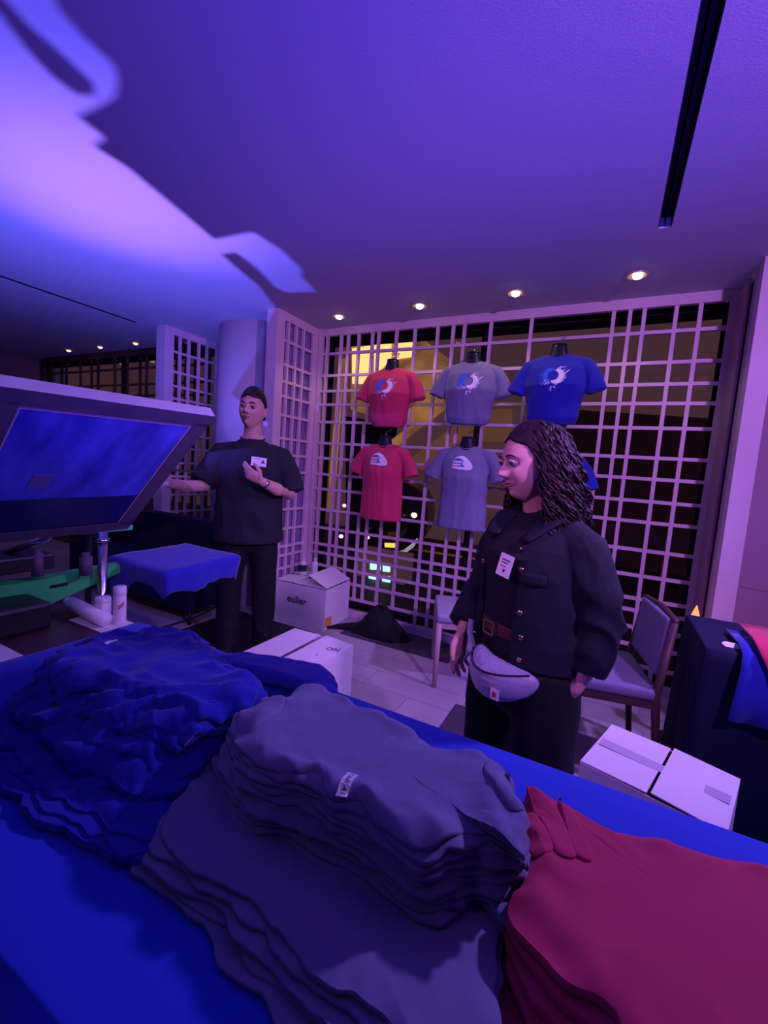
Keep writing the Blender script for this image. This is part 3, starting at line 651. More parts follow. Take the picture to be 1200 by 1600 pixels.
# ------------------------------------------------------------------ shirts on hanging torso forms
def shirt_mesh(w_, h, flat=False, seed=0, slv=.17):
    """front faces -Y; origin at collar base centre"""
    b = bmesh.new(); hw = w_/2
    def rip(t_, a): return 1+.035*t_*math.sin(a*9+seed)+.02*t_*math.sin(a*17+seed*2)
    if flat: tube(b, [(0, 0, -.012), (0, 0, -.045), (0, 0, -.11), (0, -.005, -.24), (0, 0, -h*.6), (0, 0, -h)], [(hw*.36, .032), (hw*.66, .055), (hw*.72, .085), (hw*.66, .100), (hw*.66, .085), (hw*.70, .080)], 40, ripple=rip, cap=False)
    else: tube(b, [(0, 0, -.012), (0, 0, -.045), (0, 0, -.11), (0, -.01, -.22), (0, 0, -h*.72), (0, .003, -h*.92), (0, .006, -h)], [(hw*.36, .034), (hw*.68, .058), (hw*.76, .095), (hw*.74, .118), (hw*.66, .100), (hw*.62, .09), (hw*.52, .07)], 40, cap=False)
    for s in (-1, 1):
        tube(b, [(s*hw*.40, 0, -.055), (s*hw*.66, 0, -.085), (s*hw*.86, .0, -.16), (s*hw*.98, -.012, -.15-slv*.62)], [(.036, .040), (.052, .050), (.054, .046), (.062, .042)], 20, cap=False)
    me = fuse(b, .0055, 7)
    crease(me, .0045 if flat else .0065, (9, 9, 4), seed, lambda c: min(1, max(.15, -c.z*4)))
    return me
def decal(target, polys, M_, parent, name, z_off=.0016, place=(0, 0)):
    """flat print laid on the front surface: polys in local x,z; raycast along +Y"""
    bt = bpy.data.meshes.new('x'); tb = bmesh.new(); tb.from_mesh(target.data); tree = BVHTree.FromBMesh(tb); tb.free(); bpy.data.meshes.remove(bt)
    b = bmesh.new()
    for poly, mi in polys:
        tri = tessellate_polygon([[V((x, y, 0)) for x, y in poly]])
        vs = [b.verts.new((x+place[0], -.4, y+place[1])) for x, y in poly]
        for t3 in tri:
            try: f = b.faces.new([vs[i] for i in t3]); f.material_index = mi
            except ValueError: pass
    bmesh.ops.subdivide_edges(b, edges=[e for e in b.edges if e.calc_length() > .012], cuts=2, use_grid_fill=True)
    bmesh.ops.subdivide_edges(b, edges=[e for e in b.edges if e.calc_length() > .012], cuts=1, use_grid_fill=True)
    for v in b.verts:
        hit = tree.ray_cast(V((v.co.x, -.5, v.co.z)), V((0, 1, 0)))
        v.co.y = (hit[0].y if hit[0] else -.1)-z_off
    for f in b.faces: 
        if f.normal.y > 0: f.normal_flip()
    me = bpy.data.meshes.new(name); b.to_mesh(me); b.free()
    for m in M_: me.materials.append(m)
    o = link(bpy.data.objects.new(name, me)); o.parent = parent; return o
def eclipse_polys():
    rnd = random.Random(7); P = []; r0, r1 = .027, .050
    def arc(a0, a1, ra, rb, n=14): return [(ra*math.cos(a0+(a1-a0)*i/n), ra*math.sin(a0+(a1-a0)*i/n)) for i in range(n+1)]+[(rb(i/n)*math.cos(a1+(a0-a1)*i/n), rb(i/n)*math.sin(a1+(a0-a1)*i/n)) for i in range(n+1)]
    P.append((arc(R(-105), R(75), r0, lambda t_: .030+.024*math.sin(PI*t_)**.5), 1))
    P.append((arc(R(78), R(252), r0, lambda t_: .030+.020*math.sin(PI*t_)**.5), 0))
    for k in range(46):
        a = R(rnd.uniform(-80, 70)) if k < 30 else R(rnd.uniform(-150, -80)); r_ = rnd.uniform(.038, .066); l = rnd.uniform(.008, .030); d = R(38 if k < 30 else 55)
        x, y = r_*math.cos(a), r_*math.sin(a); t_ = rnd.uniform(.0012, .0034); dx, dy = math.cos(d)*l, math.sin(d)*l
        if k >= 24: dx, dy = -dx*.8, -dy*.8
        P.append(([(x-dy/l*t_, y+dx/l*t_), (x+dx, y+dy), (x+dy/l*t_, y-dx/l*t_)], 1))
    for k in range(26):
        a = R(rnd.uniform(120, 235)); r_ = rnd.uniform(.036, .062); l = rnd.uniform(.006, .02); x, y = r_*math.cos(a), r_*math.sin(a); t_ = rnd.uniform(.001, .003)
        P.append(([(x, y+t_), (x-l, y-l*.7), (x+t_, y-t_)], 0))
    for k in range(9):
        x, y, s = rnd.uniform(-.01, .03), rnd.uniform(-.083, -.060), rnd.uniform(.002, .005)
        P.append(([(x-s, y), (x, y+s), (x+s, y), (x, y-s)], 1))
    return [([(x*1.22, y*1.22) for x, y in pl], mi) for pl, mi in P]
def emblem_polys():
    P = []
    def c(px, py): return ((px-580)/3400, -(py-600)/3400)
    P.append(([c(*q) for q in ((350, 515), (420, 460), (500, 432), (590, 435), (700, 500), (780, 580), (830, 660), (835, 720), (790, 765), (690, 772), (620, 735), (650, 700), (700, 700), (640, 640), (610, 575), (540, 500), (470, 485))], 1))
    P.append(([c(*q) for q in ((420, 520), (480, 485), (545, 495), (610, 560), (560, 545), (470, 548))], 0))
    P.append(([c(*q) for q in ((335, 558), (590, 558), (560, 590), (500, 603), (335, 603))], 1))
    P.append(([c(*q) for q in ((330, 630), (520, 630), (560, 650), (500, 672), (325, 672))], 1))
    P.append(([c(*q) for q in ((325, 695), (600, 700), (700, 715), (700, 770), (320, 750))], 1))
    P.append(([c(*q) for q in ((575, 610), (615, 580), (720, 700), (640, 700))], 1))
    P.append(([c(*q) for q in ((520, 672), (560, 650), (640, 698), (560, 695))], 0))
    return P
ECL, EMB = eclipse_polys(), emblem_polys()
def display(label_s, label_t, x, z, w_, h, m, kind, seed, rz=0, y=3.135):
    me = shirt_mesh(w_, h, kind == 'emb', seed)
    s = obj('t_shirt', me, M[m], smooth=True); s.location = (x, y, z); s.rotation_euler = (0, 0, R(rz)); tag(s, label_s, 't-shirt', 'printed shirts hung on the lattice')
    if kind == 'ecl': decal(s, ECL, [M['prblue'], M['prwhite']], s, 'eclipse_print', place=(.0, -.165))
    else: decal(s, EMB, [M['prblue'], M['prwhite']], s, 'emblem_print', place=(.0, -.135))
    b = bmesh.new(); n = 28; rr = []
    for i in range(n):   # collar rib ring
        a = 2*PI*i/n; rr.append(V((.062*math.cos(a), .042*math.sin(a)-.006, -.012-.020*max(0, -math.sin(a)))))
    for k in range(n): rod(b, rr[k], rr[(k+1) % n], .0055, 6)
    obj('collar', b, M[m], s, True)
    t = thing('torso_form', label_t, 'mannequin', (x, y, z), R(rz), 'black hanging torso forms')
    b = bmesh.new(); tube(b, [(0, 0, -.08), (0, 0, -.02), (0, .002, .035), (0, .004, .052)], [(.10, .06), (.062, .050), (.047, .043), (.047, .043)], 24, cap=False)
    obj('neck', b, M['torso'], t, True)
    b = bmesh.new(); tube(b, [(0, 0, -.085), (0, 0, -.13), (0, 0, -.26), (0, 0, -.36)], [(.13, .05), (.16, .075), (.14, .08), (.13, .07)], 24); obj('chest', b, M['torso'], t, True)
    b = bmesh.new(); lathe(b, [(.048, .052), (.047, .057), (.01, .060)], (0, .004, 0), 24); obj('neck_cap', b, M['torso'], t, True)
    b = bmesh.new(); hp = [(0, .004, .058), (0, .004, .085)]+[(.0+.022*math.sin(a)-.0, .03+.03*(1-math.cos(a)), .085+.018*math.sin(a)+.012*a) for a in (.6, 1.2, 1.8, 2.4, 3.0)]+[(-.012, .115, .105)]
    tube(b, hp, [.0028]*len(hp), 6, ref=V((1, 0, 0))); obj('hook', b, M['metal'], t, True)
    return s
display('red t-shirt with blue and white eclipse print, top left on the lattice', 'black torso form wearing the red eclipse-print shirt', -1.615, 2.145, .50, .46, 'red', 'ecl', 1.3)
display('grey t-shirt with blue and white eclipse print, top middle on the lattice', 'black torso form wearing the grey eclipse-print shirt', -.965, 2.165, .50, .45, 'grey', 'ecl', 5.1, 6)
display('blue t-shirt with blue and white eclipse print, top right on the lattice', 'black torso form wearing the blue eclipse-print shirt', -.39, 2.185, .52, .46, 'blue', 'ecl', 9.7, -3)
display('red t-shirt with small white emblem, hanging below the red eclipse shirt', 'black torso form wearing the red emblem shirt', -1.63, 1.555, .52, .62, 'red', 'emb', 3.3)
display('grey t-shirt with small white emblem, hanging below the grey eclipse shirt', 'black torso form wearing the grey emblem shirt', -.95, 1.565, .52, .62, 'grey', 'emb', 7.9)
display('blue t-shirt mostly hidden behind the head of the woman', 'black torso form wearing the half-hidden blue shirt', -.37, 1.56, .52, .60, 'blue', 'emb', 2.1)

# ------------------------------------------------------------------ shirts stacked on the table
def spline(pts, n):
    m = len(pts); out = []
    seg = [(pts[(i+1) % m]-pts[i]).length for i in range(m)]; tot = sum(seg)
    for k in range(n):
        d = tot*k/n; i = 0
        while d > seg[i]: d -= seg[i]; i += 1
        t_ = d/seg[i] if seg[i] > 0 else 0
        p0, p1, p2, p3 = pts[i-1], pts[i], pts[(i+1) % m], pts[(i+2) % m]
        out.append(.5*((2*p1)+(p2-p0)*t_+(2*p0-5*p1+4*p2-p3)*t_*t_+(3*p1-p0-3*p2+p3)*t_**3))
    return out
def sheet(name, m, outline, z, thick, wave, droop=.006, N=240, center=None, jag=.004, seed=0, rims=26, slope=None):
    pts = spline([V((p[0], p[1], 0)) for p in outline], N); c = center or sum(pts, V())/N
    pts = [p+(p-c).normalized()*jag*(noise.noise(V((p.x*16, p.y*16, seed*3.1)))+.5*noise.noise(V((p.x*45, p.y*45, seed*5.7)))) for p in pts]
    b = bmesh.new(); rows = []
    rs = [1-(1-i/rims)**1.7 for i in range(1, rims+1)]
    def zz(p, r): return max(TZ+.004+thick+max(0, z-.755)*.25, z+wave(p.x, p.y, r)-droop*max(0, (r-.80)/.20)**2)
    top0 = b.verts.new((c.x, c.y, zz(c, 0)))
    for r in rs: rows.append([b.verts.new((q.x, q.y, zz(q, r))) for q in (c.lerp(p, r) for p in pts)])
    lip = [b.verts.new((v.co.x+(v.co.x-c.x)*.004, v.co.y+(v.co.y-c.y)*.004, v.co.z-thick*.5)) for v in rows[-1]]
    under = [[b.verts.new((v.co.x, v.co.y, v.co.z-thick)) for v in rows[k]] for k in (rims-1, rims-6, rims//2)]
    def strip(a, d, flip=False):
        for j in range(N):
            q = (a[j], d[j], d[(j+1) % N], a[(j+1) % N]); b.faces.new(q[::-1] if flip else q)
    for j in range(N): b.faces.new((top0, rows[0][j], rows[0][(j+1) % N]))
    for a, d in zip(rows, rows[1:]): strip(a, d)
    strip(rows[-1], lip); strip(lip, under[0]); strip(under[0], under[1]); strip(under[1], under[2]); b.faces.new(under[2][::-1])
    return obj(name, b, m, smooth=True)
def ridge(x, y, s, sc=1.0):
    p = V((x*9*sc+s, y*9*sc, s)); w_ = noise.noise(p*.5)*1.2
    return (1-abs(noise.noise(p+V((w_, w_, 0))))*3)
JR = [.9, -.7, .2, 1.3, -1.1, .5, -.3, 1.0, -.9, .1, -.5]
def stack(T, B, zT, zB, n, m, labels, group, amp=.004, crumple=0, jag=.005, seed=0, droop=.006, thick=.6, axis_w=None, ext=None):
    out = []
    for k in range(n):
        f = k/(n-1) if n > 1 else 1; z = zB+(zT-zB)*f; ol = []
        for (tp, bp_) in zip(T, B):
            a = at(*tp, 'Z', zT); c = at(*bp_, 'Z', zB+.006); g = min(1, max(0, f+(0 if k in (0, n-1) else JR[(k*3+int(seed)) % 11]*.5/n)))
            ol.append(c.lerp(a, g))
        pitch = (zT-zB)/max(1, n-1)
        def wave(x, y, r, k=k, f=f):
            e = max(0, (r-.35)/.65); v = amp*ridge(x, y, seed)*(.12+1.1*e*e)*.8*(.4+.6*f)+amp*.5*noise.noise(V((x*26, y*26, seed+k*.15)))*e*f
            if crumple: v += crumple*f*(ridge((x+y)*.75, (y-x)*1.7, seed+k*.35, .8)*.55+.30*noise.noise(V(((x+y)*12, (y-x)*26, k*.9))))*((.75 if crumple > .01 and k < n-1 else .35)+e*.6)
            return v
        o = sheet('folded_t_shirt' , m, ol, z, pitch*thick if n > 1 else .006, wave, droop, jag=jag, seed=seed+k*1.7)
        tag(o, labels(k, n), 't-shirt', group); out.append(o)
    return out
ORD = ['lowest', 'second from the bottom', 'third from the bottom', 'fourth from the bottom', 'fifth from the bottom', 'sixth from the bottom', 'seventh from the bottom', 'eighth from the bottom', 'ninth from the bottom', 'tenth from the bottom']
def lab(col, where):
    return lambda k, n: ('%s t-shirt on top of the %s' % (col, where)) if k == n-1 else ('%s t-shirt, %s in the %s' % (col, ORD[k], where))
# broad flat grey stack underneath
T = [(345, 1150), (300, 1215), (252, 1288), (275, 1330), (330, 1372), (385, 1398), (415, 1418), (450, 1468), (530, 1540), (620, 1610), (680, 1700), (785, 1700), (776, 1520), (792, 1430), (805, 1350), (790, 1250), (600, 1160), (450, 1120)]
B = [(330, 1180), (275, 1250), (210, 1340), (225, 1372), (262, 1400), (310, 1440), (350, 1490), (395, 1540), (445, 1600), (500, 1660), (580, 1760), (785, 1760), (772, 1540), (790, 1450), (800, 1370), (790, 1270), (600, 1180), (450, 1140)]
stack(T, B, .800, .760, 5, M['grey'], lab('slate grey', 'broad flat grey stack'), 'grey shirts in the broad lower stack', .006, .002, .012, 11, .006, .6)
# wavy grey stack on top of it
T = [(370, 1104), (376, 1150), (398, 1183), (436, 1197), (475, 1205), (500, 1216), (519, 1238), (563, 1246), (596, 1276), (634, 1309), (662, 1315), (695, 1304), (728, 1290), (766, 1290), (805, 1296), (822, 1332), (826, 1262), (800, 1216), (770, 1176), (700, 1163), (640, 1135), (560, 1098), (492, 1062), (440, 1078), (400, 1092)]
B = [(335, 1183), (345, 1220), (365, 1258), (400, 1292), (440, 1292), (475, 1316), (520, 1336), (585, 1372), (630, 1402), (667, 1426), (711, 1426), (750, 1398), (770, 1415), (785, 1430), (808, 1400), (822, 1350), (818, 1300), (800, 1250), (775, 1212), (710, 1190), (650, 1160), (570, 1130), (500, 1095), (430, 1120), (370, 1140)]
gs = stack(T, B, .905, .812, 10, M['grey'], lab('slate grey', 'wavy-edged grey stack'), 'grey shirts in the wavy upper stack', .013, .004, .013, 23, .016, .62)
# red stack at the right
T = [(808, 1258), (822, 1270), (833, 1258), (824, 1222), (838, 1226), (856, 1240), (866, 1258), (876, 1242), (902, 1258), (945, 1284), (1000, 1303), (1100, 1324), (1200, 1346), (1350, 1385), (1480, 1550), (1400, 1750), (1100, 1720), (985, 1610), (960, 1568), (890, 1530), (842, 1468), (796, 1416), (818, 1362), (828, 1320), (816, 1290)]
B = [(806, 1268), (820, 1280), (826, 1270), (820, 1240), (834, 1240), (850, 1252), (862, 1268), (874, 1256), (900, 1270), (945, 1296), (1000, 1315), (1100, 1338), (1200, 1360), (1350, 1400), (1480, 1560), (1400, 1800), (1000, 1840), (820, 1760), (780, 1660), (772, 1580), (768, 1522), (795, 1450), (812, 1380), (822, 1330), (812, 1300)]
rs = stack(T, B, .845, .760, 6, M['red'], lab('brick red', 'red stack at the right'), 'red shirts in the stack at the right', .008, .003, .008, 37, .012, .6)
def sleeve_on(o, px, z, m):
    tb = bmesh.new(); tb.from_mesh(o.data); tr = BVHTree.FromBMesh(tb); tb.free()
    def sz(x, y, r):
        h = tr.ray_cast(V((x, y, 3)), V((0, 0, -1))); return (h[0].z if h[0] else z-.01)-z+.0055+.002*noise.noise(V((x*40, y*40, 2)))
    s = sheet('sleeve', m, [at(x, y, 'Z', z) for x, y in px], z, .004, sz, .003, N=80, jag=.002, rims=10); s.parent = o
for k_, px in enumerate(([(804, 1257), (822, 1262), (838, 1268), (858, 1300), (864, 1324), (832, 1332), (818, 1298)], [(824, 1219), (832, 1219), (846, 1230), (876, 1268), (902, 1330), (870, 1328), (846, 1280), (834, 1258)],
                         [(873, 1239), (880, 1240), (894, 1254), (910, 1292), (926, 1338), (898, 1328), (884, 1284)])): sleeve_on(rs[-1], px, .852, M['red'])
sleeve_on(gs[-1], [(372, 1103), (398, 1090), (432, 1079), (446, 1092), (428, 1118), (396, 1136), (378, 1130)], .912, M['grey'])
sleeve_on(gs[-1], [(770, 1177), (792, 1192), (806, 1222), (822, 1256), (800, 1262), (772, 1232), (756, 1200)], .912, M['grey'])
# crumpled blue pile at the left
T = [(75, 1035), (140, 990), (240, 982), (292, 985), (314, 1003), (352, 1040), (412, 1062), (400, 1090), (350, 1102), (300, 1110), (255, 1095), (210, 1085), (165, 1070)]
B = [(-20, 1150), (20, 1095), (150, 1010), (300, 1000), (350, 1030), (395, 1062), (408, 1098), (372, 1168), (340, 1212), (300, 1282), (222, 1352), (130, 1322), (40, 1262)]
bs = stack(T, B, .900, .758, 9, M['blue'], lab('royal blue', 'crumpled blue pile at the left'), 'blue shirts in the crumpled pile', .008, .022, .022, 53, .020, .8)
# rolled blue shirt at the far edge of the table
T = [(342, 1024), (380, 1016), (440, 1027), (508, 1039), (526, 1062), (516, 1074), (475, 1064), (440, 1052), (400, 1042), (370, 1036)]
B = [(350, 1050), (390, 1045), (450, 1060), (505, 1074), (522, 1088), (510, 1100), (470, 1096), (440, 1088), (400, 1075), (370, 1062)]
stack(T, B, .835, .762, 3, M['blue'], lab('royal blue', 'small roll at the far table edge'), 'blue shirts rolled at the far edge', .004, .006, .006, 71, .010, .9)
# garment tags
def surf_z(o, x, y):
    tb = bmesh.new(); tb.from_mesh(o.data); tr = BVHTree.FromBMesh(tb); tb.free(); h = tr.ray_cast(V((x, y, 3)), V((0, 0, -1))); return h[0].z if h[0] else .9
def tag_on(o, px, name, txt=None, z=.905):
    ps = [at(x, y, 'Z', z) for x, y in px]; b = bmesh.new(); n = 6; g = []
    for i in range(n+1):
        row = []
        for j in range(4):
            p = ps[0].lerp(ps[3], i/n).lerp(ps[1].lerp(ps[2], i/n), j/3); row.append(V((p.x, p.y, surf_z(o, p.x, p.y)+.0015)))
        g.append([b.verts.new(v) for v in row])
    for i in range(n):
        for j in range(3): b.faces.new((g[i][j], g[i][j+1], g[i+1][j+1], g[i+1][j]))
    t = obj(name, b, M['paper'], o)
    t['label'] = 'white neck tag'
    if txt:
        q = [V((p.x, p.y, surf_z(o, p.x, p.y)+.0022)) for p in ps]; ux = (q[3]-q[0]).normalized(); c = sum(q, V())/4; uy = (q[1]-q[0]); uy = (uy-ux*uy.dot(ux)).normalized(); nz = ux.cross(uy)
        if nz.z < 0: uy = -uy; nz = -nz
        mt = Matrix(((ux.x, uy.x, nz.x, c.x), (ux.y, uy.y, nz.y, c.y), (ux.z, uy.z, nz.z, c.z+.0006), (0, 0, 0, 1)))
        tm = text_mesh(txt, (q[3]-q[0]).length*.21, M['ink'], t, mt, 'tag_lettering', .0001)
        for v in tm.data.vertices: v.co.z = surf_z(t, v.co.x, v.co.y)+.0006+(v.co-V((c.x, c.y, c.z+.0006))).dot(nz)*.0
tag_on(gs[-1], [(544, 1208), (560, 1214), (541, 1242), (524, 1240)], 'neck_tag', 'CANVAS')
tag_on(bs[-1], [(162, 1009), (183, 1002), (184, 1005), (168, 1011)], 'neck_tag', None, .9)
# blue shirt draped over the platen
def drape():
    b = bmesh.new(); z = .896; A, Bc, Cc, D = V((-1.86, 1.10, z)), V((-1.90, 1.51, z)), V((-1.51, 1.50, z)), V((-1.455, 1.075, z))
    rim = []; n = 26
    for p, q in ((A, D), (D, Cc), (Cc, Bc), (Bc, A)):
        for i in range(n): rim.append(p.lerp(q, i/n))
    c = (A+Bc+Cc+D)/4; m = len(rim); prev = None; rows = []
    for r in (.3, .6, .85, .97, 1.0): rows.append([b.verts.new((*(c.lerp(p, r)).xy, z+.004*noise.noise(V((p.x*8, p.y*8, r*3)))-(.006 if r == 1 else 0))) for p in rim])
    def ln(j):     # hem length round the rim: long at near-left corner, arched in the middle
        u = j/m; v = .105
        if u < .25: a = u/.25; v = .13*math.exp(-((a-.10)/.20)**2)+.075+.03*math.exp(-((a-.95)/.15)**2)
        elif u < .5: v = .10+.01*math.sin(u*40)
        else: v = .12
        return v+.010*noise.noise(V((u*40, 0, 7)))
    for k in range(1, 9):
        f = k/8; row = []
        for j, p in enumerate(rim):
            o = (p-c); o.z = 0; o.normalize(); w_ = .004*math.sin(j*.55+f)*f+.006*noise.noise(V((j*.3, f*2, 5)))
            row.append(b.verts.new(V((p.x, p.y, z))+o*(.008+w_-.02*f)-V((0, 0, ln(j)*f))))
        rows.append(row)
    for a, d in zip(rows, rows[1:]):
        for j in range(m): b.faces.new((a[j], a[(j+1) % m], d[(j+1) % m], d[j]))
    b.faces.new(rows[0])
    return b
o = obj('t_shirt', drape(), M['blue'], smooth=True); so = o.modifiers.new('s', 'SOLIDIFY'); so.thickness = .003; so.offset = 0
tag(o, 'royal blue t-shirt draped over the press platen in front of the man', 't-shirt')
# shirts slung over the front edge of the navy table
def hang(label, m, pts, width, seed):
    b = bmesh.new(); n = len(pts); rows = []
    for i, p in enumerate(pts):
        rows.append([b.verts.new(V(p)+V((width*(j/14-.5), -.012*math.sin(j*1.1+seed)*(i/n)-.006*noise.noise(V((j*.4, i*.5, seed))), .006*noise.noise(V((j*.5, i*.5, seed+3)))))) for j in range(15)])
    for a, d in zip(rows, rows[1:]):
        for j in range(14): b.faces.new((a[j], a[j+1], d[j+1], d[j]))
    o = obj('t_shirt', b, M[m], smooth=True); so = o.modifiers.new('s', 'SOLIDIFY'); so.thickness = .008; so.offset = 1
    tag(o, label, 't-shirt', 'shirts slung over the navy table'); return o
hang('royal blue t-shirt slung over the front of the navy table', 'blue', [(.66, 2.3, .765), (.66, 2.10, .77), (.655, 2.015, .762), (.65, 1.985, .71), (.64, 1.975, .62), (.63, 1.97, .52)], .30, 1)
hang('dark red t-shirt lying over the blue one on the navy table', 'red', [(.66, 2.35, .79), (.65, 2.10, .80), (.645, 1.995, .79), (.67, 1.965, .74), (.69, 1.955, .68)], .20, 4)
b = bmesh.new(); q = at(1160, 1016, 'Y', 2.10)
vs = [b.verts.new(q+V((.05*math.cos(a)*(1+.4*math.sin(3*a)), .02*math.sin(a), .018*math.sin(a)*(1+.5*math.cos(2*a))))) for a in [2*PI*i/18 for i in range(18)]]
vt = [b.verts.new(v.co+V((0, .006, .004))) for v in vs]; b.faces.new(vs); b.faces.new(vt[::-1])
for i in range(18): b.faces.new((vs[i], vt[i], vt[(i+1) % 18], vs[(i+1) % 18]))
tag(obj('tissue_scrap', b, M['paper']), 'crumpled white scrap lying on the red shirt at the right table', 'paper')
# ------------------------------------------------------------------ people
def g_(v, c, s): return math.exp(-sum(((a-b)/q)**2 for a, b, q in zip(v, c, s)))
def head_bm(bm, c, size, yaw=0, pitch=0, roll=0, female=False, smile=0):
    """head as a closed volume; size = chin to crown; faces -Y before rotation"""
    k = size/.235; mt = Matrix.Translation(V(c)) @ Matrix.Rotation(yaw, 4, 'Z') @ Matrix.Rotation(pitch, 4, 'X') @ Matrix.Rotation(roll, 4, 'Y')
    ret = bmesh.ops.create_uvsphere(bm, u_segments=96, v_segments=72, radius=1)
    for v in ret['verts']:
        x, y, z = v.co; n = (x, y, z)
        X, Y, Z = x*.076, y*.097, z*.118
        if z < .1:      # jaw taper
            t_ = (.1-z)/1.1; X *= 1-(.34 if female else .26)*t_**1.5; Y = Y*(1-.22*t_**1.6) - .004*t_
            if y > 0: Y *= 1-.35*t_
        if y < 0:       # flatter face plane
            fl = (-y)**2; Y += .010*fl*max(0, 1-abs(z)*.9)
            Y -= .016*g_(n, (0, -.72, -.72), (.30, .5, .20))               # chin
            zz = z+.02
            nose = (.033 if not female else .031)*math.exp(-(x/(.11+.10*max(0, min(1, (-z+.12)/.35))))**2)*(max(0, min(1, (.22-z)/.42))**1.3)*(1/(1+math.exp((-.265-z)*45)))
            Y -= nose*(1 if y < -.4 else 0)
            for s in (-1, 1):
                Y += .013*g_(n, (s*.40, -.88, .07), (.22, .6, .12))        # sockets
                Y -= .006*g_(n, (s*.36, -.90, .23), (.30, .6, .07))        # brow
                Y -= .007*g_(n, (s*.50, -.80, -.20), (.22, .5, .20)); X += s*.003*g_(n, (s*.55, -.75, -.15), (.2, .5, .2))
                Y -= .005*g_(n, (s*.15, -.95, -.245), (.085, .5, .07))     # nostril wings
            Y -= .0065*g_(n, (0, -.9, -.42), (.26, .5, .045)); Y -= .0070*g_(n, (0, -.85, -.53), (.21, .5, .050)); Y += .0045*g_(n, (0, -.9, -.475), (.25, .5, .018))
            Y += .004*g_(n, (0, -.8, -.62), (.25, .5, .05))
        v.co = mt @ (V((X, Y, Z))*k)
    for s in (-1, 1):   # ears
        ellipsoid(bm, mt @ (V((s*.077, .010, -.004))*k), (.009*k, .020*k, .032*k), 16, 12, Matrix.Rotation(yaw, 3, 'Z') @ Matrix.Rotation(R(12)*-s, 3, 'Z') @ Matrix.Rotation(R(-12), 3, 'X'))
    return mt, k
def face_bits(parent, mt, k, female=False, lids='skin_m', smile=0, off=0.0):
    for s in (-1, 1):
        b = bmesh.new(); c = mt @ (V((s*.0305, -.0750, .008))*k); ellipsoid(b, c, (.0125*k,)*3, 20, 14); o = obj('eye', b, M['eye'], parent, True)
        b = bmesh.new(); d = (mt.to_3x3() @ V((-.10 if female else .0, -1, -.12 if female else 0))).normalized(); ellipsoid(b, c+d*.0093*k, (.0054*k,)*3, 14, 10); obj('iris', b, M['iris'], o, True)
        b = bmesh.new()   # upper lid
        pts = [mt @ (V((s*(.0305+.0145*math.cos(a)), -.0885-.0015*math.sin(a)+.006*abs(math.cos(a))**2, .0085+.0082*math.sin(a)))*k) for a in [PI*i/8 for i in range(9)]]
        tube(b, pts, [.0014*k]+[.0036*k]*7+[.0014*k], 8, ref=V((0, 0, 1))); obj('eyelid', b, M[lids], parent, True)
        b = bmesh.new()
        pts = [mt @ (V((s*x, y, z))*k) for x, y, z in ((.014, -.0935, .026), (.024, -.0945, .0305), (.036, -.090, .0315), (.047, -.080, .027))]
        tube(b, pts, [(.0012*k, .0022*k), (.0016*k, .0032*k), (.0015*k, .0028*k), (.0008*k, .001*k)], 8, ref=V((0, 0, 1))); obj('eyebrow', b, M['hair_w' if female else 'hair_m'], parent, True)
    b = bmesh.new(); ws = .023+.005*smile
    up = [mt @ (V((x*ws, -.0985+.011*abs(x)**2+off, -.0505-.0015*abs(x)+.0015*(1-abs(x))*(abs(x) > .1)+.006*smile*x*x))*k) for x in (-1, -.6, -.25, 0, .25, .6, 1)]
    tube(b, up, [(.0010*k, .0010*k), (.0026*k, .0020*k), (.0032*k, .0028*k), (.0028*k, .0025*k), (.0032*k, .0028*k), (.0026*k, .0020*k), (.0010*k, .0010*k)], 10, ref=V((0, 0, 1)))
    lo = [mt @ (V((x*ws*.92, -.0975+.011*abs(x)**2+off, -.0590+.003*x*x+.005*smile*x*x))*k) for x in (-1, -.6, -.25, 0, .25, .6, 1)]
    tube(b, lo, [(.0010*k, .0010*k), (.0030*k, .0026*k), (.0040*k, .0036*k), (.0042*k, .0038*k), (.0040*k, .0036*k), (.0030*k, .0026*k), (.0010*k, .0010*k)], 10, ref=V((0, 0, 1)))
    o = obj('lips', b, M['lip'], parent, True); return o
def hand_bm(bm, w_, d, pn, side, size=.18, curl=(.5, .5, .55, .6), thumb=.6):
    """wrist w_, pointing along d, palm normal pn (palm faces pn), side=+1 puts the thumb on s=d x pn"""
    d = V(d).normalized(); pn = (V(pn)-d*V(pn).dot(d)).normalized(); s = d.cross(pn)*side; k = size/.18; w_ = V(w_)
    tube(bm, [w_-d*.02*k, w_+d*.01*k, w_+d*.045*k, w_+d*.085*k], [(.024*k, .018*k), (.027*k, .017*k), (.037*k, .016*k), (.038*k, .012*k)], 16, ref=pn)
    for i, (o, L, r) in enumerate(((.028, .070, .0088), (.009, .078, .0092), (-.010, .072, .0088), (-.028, .056, .0076))):
        p = w_+d*(.082-.004*abs(i-1))*k+s*o*k; a = curl[i]; pts = [p-d*.018*k, p]; dd = d+s*(.10*(1.2-i*.8)); dd.normalize(); ang = 0
        for seg, f in enumerate((.46, .31, .23)):
            ang += a*(.7 if seg == 0 else 1.0); q = dd*math.cos(ang)+pn*math.sin(ang); pts.append(pts[-1]+q*L*f*k)
        tube(bm, pts, [r*k*1.05, r*k*1.05, r*k, r*k*.92, r*k*.75], 10, ref=s)
    p = w_+d*.028*k+s*.026*k; q1 = (d*.62+s*.66+pn*.35*thumb).normalized(); q2 = (d*.86+s*.2+pn*.5*thumb).normalized(); q3 = (d*.9-s*.05+pn*.5*thumb).normalized()
    pts = [p-q1*.012*k, p+q1*.030*k, p+q1*.030*k+q2*.030*k, p+q1*.03*k+q2*.03*k+q3*.022*k]
    tube(bm, pts, [.015*k, .0125*k, .0105*k, .0085*k], 10, ref=pn)
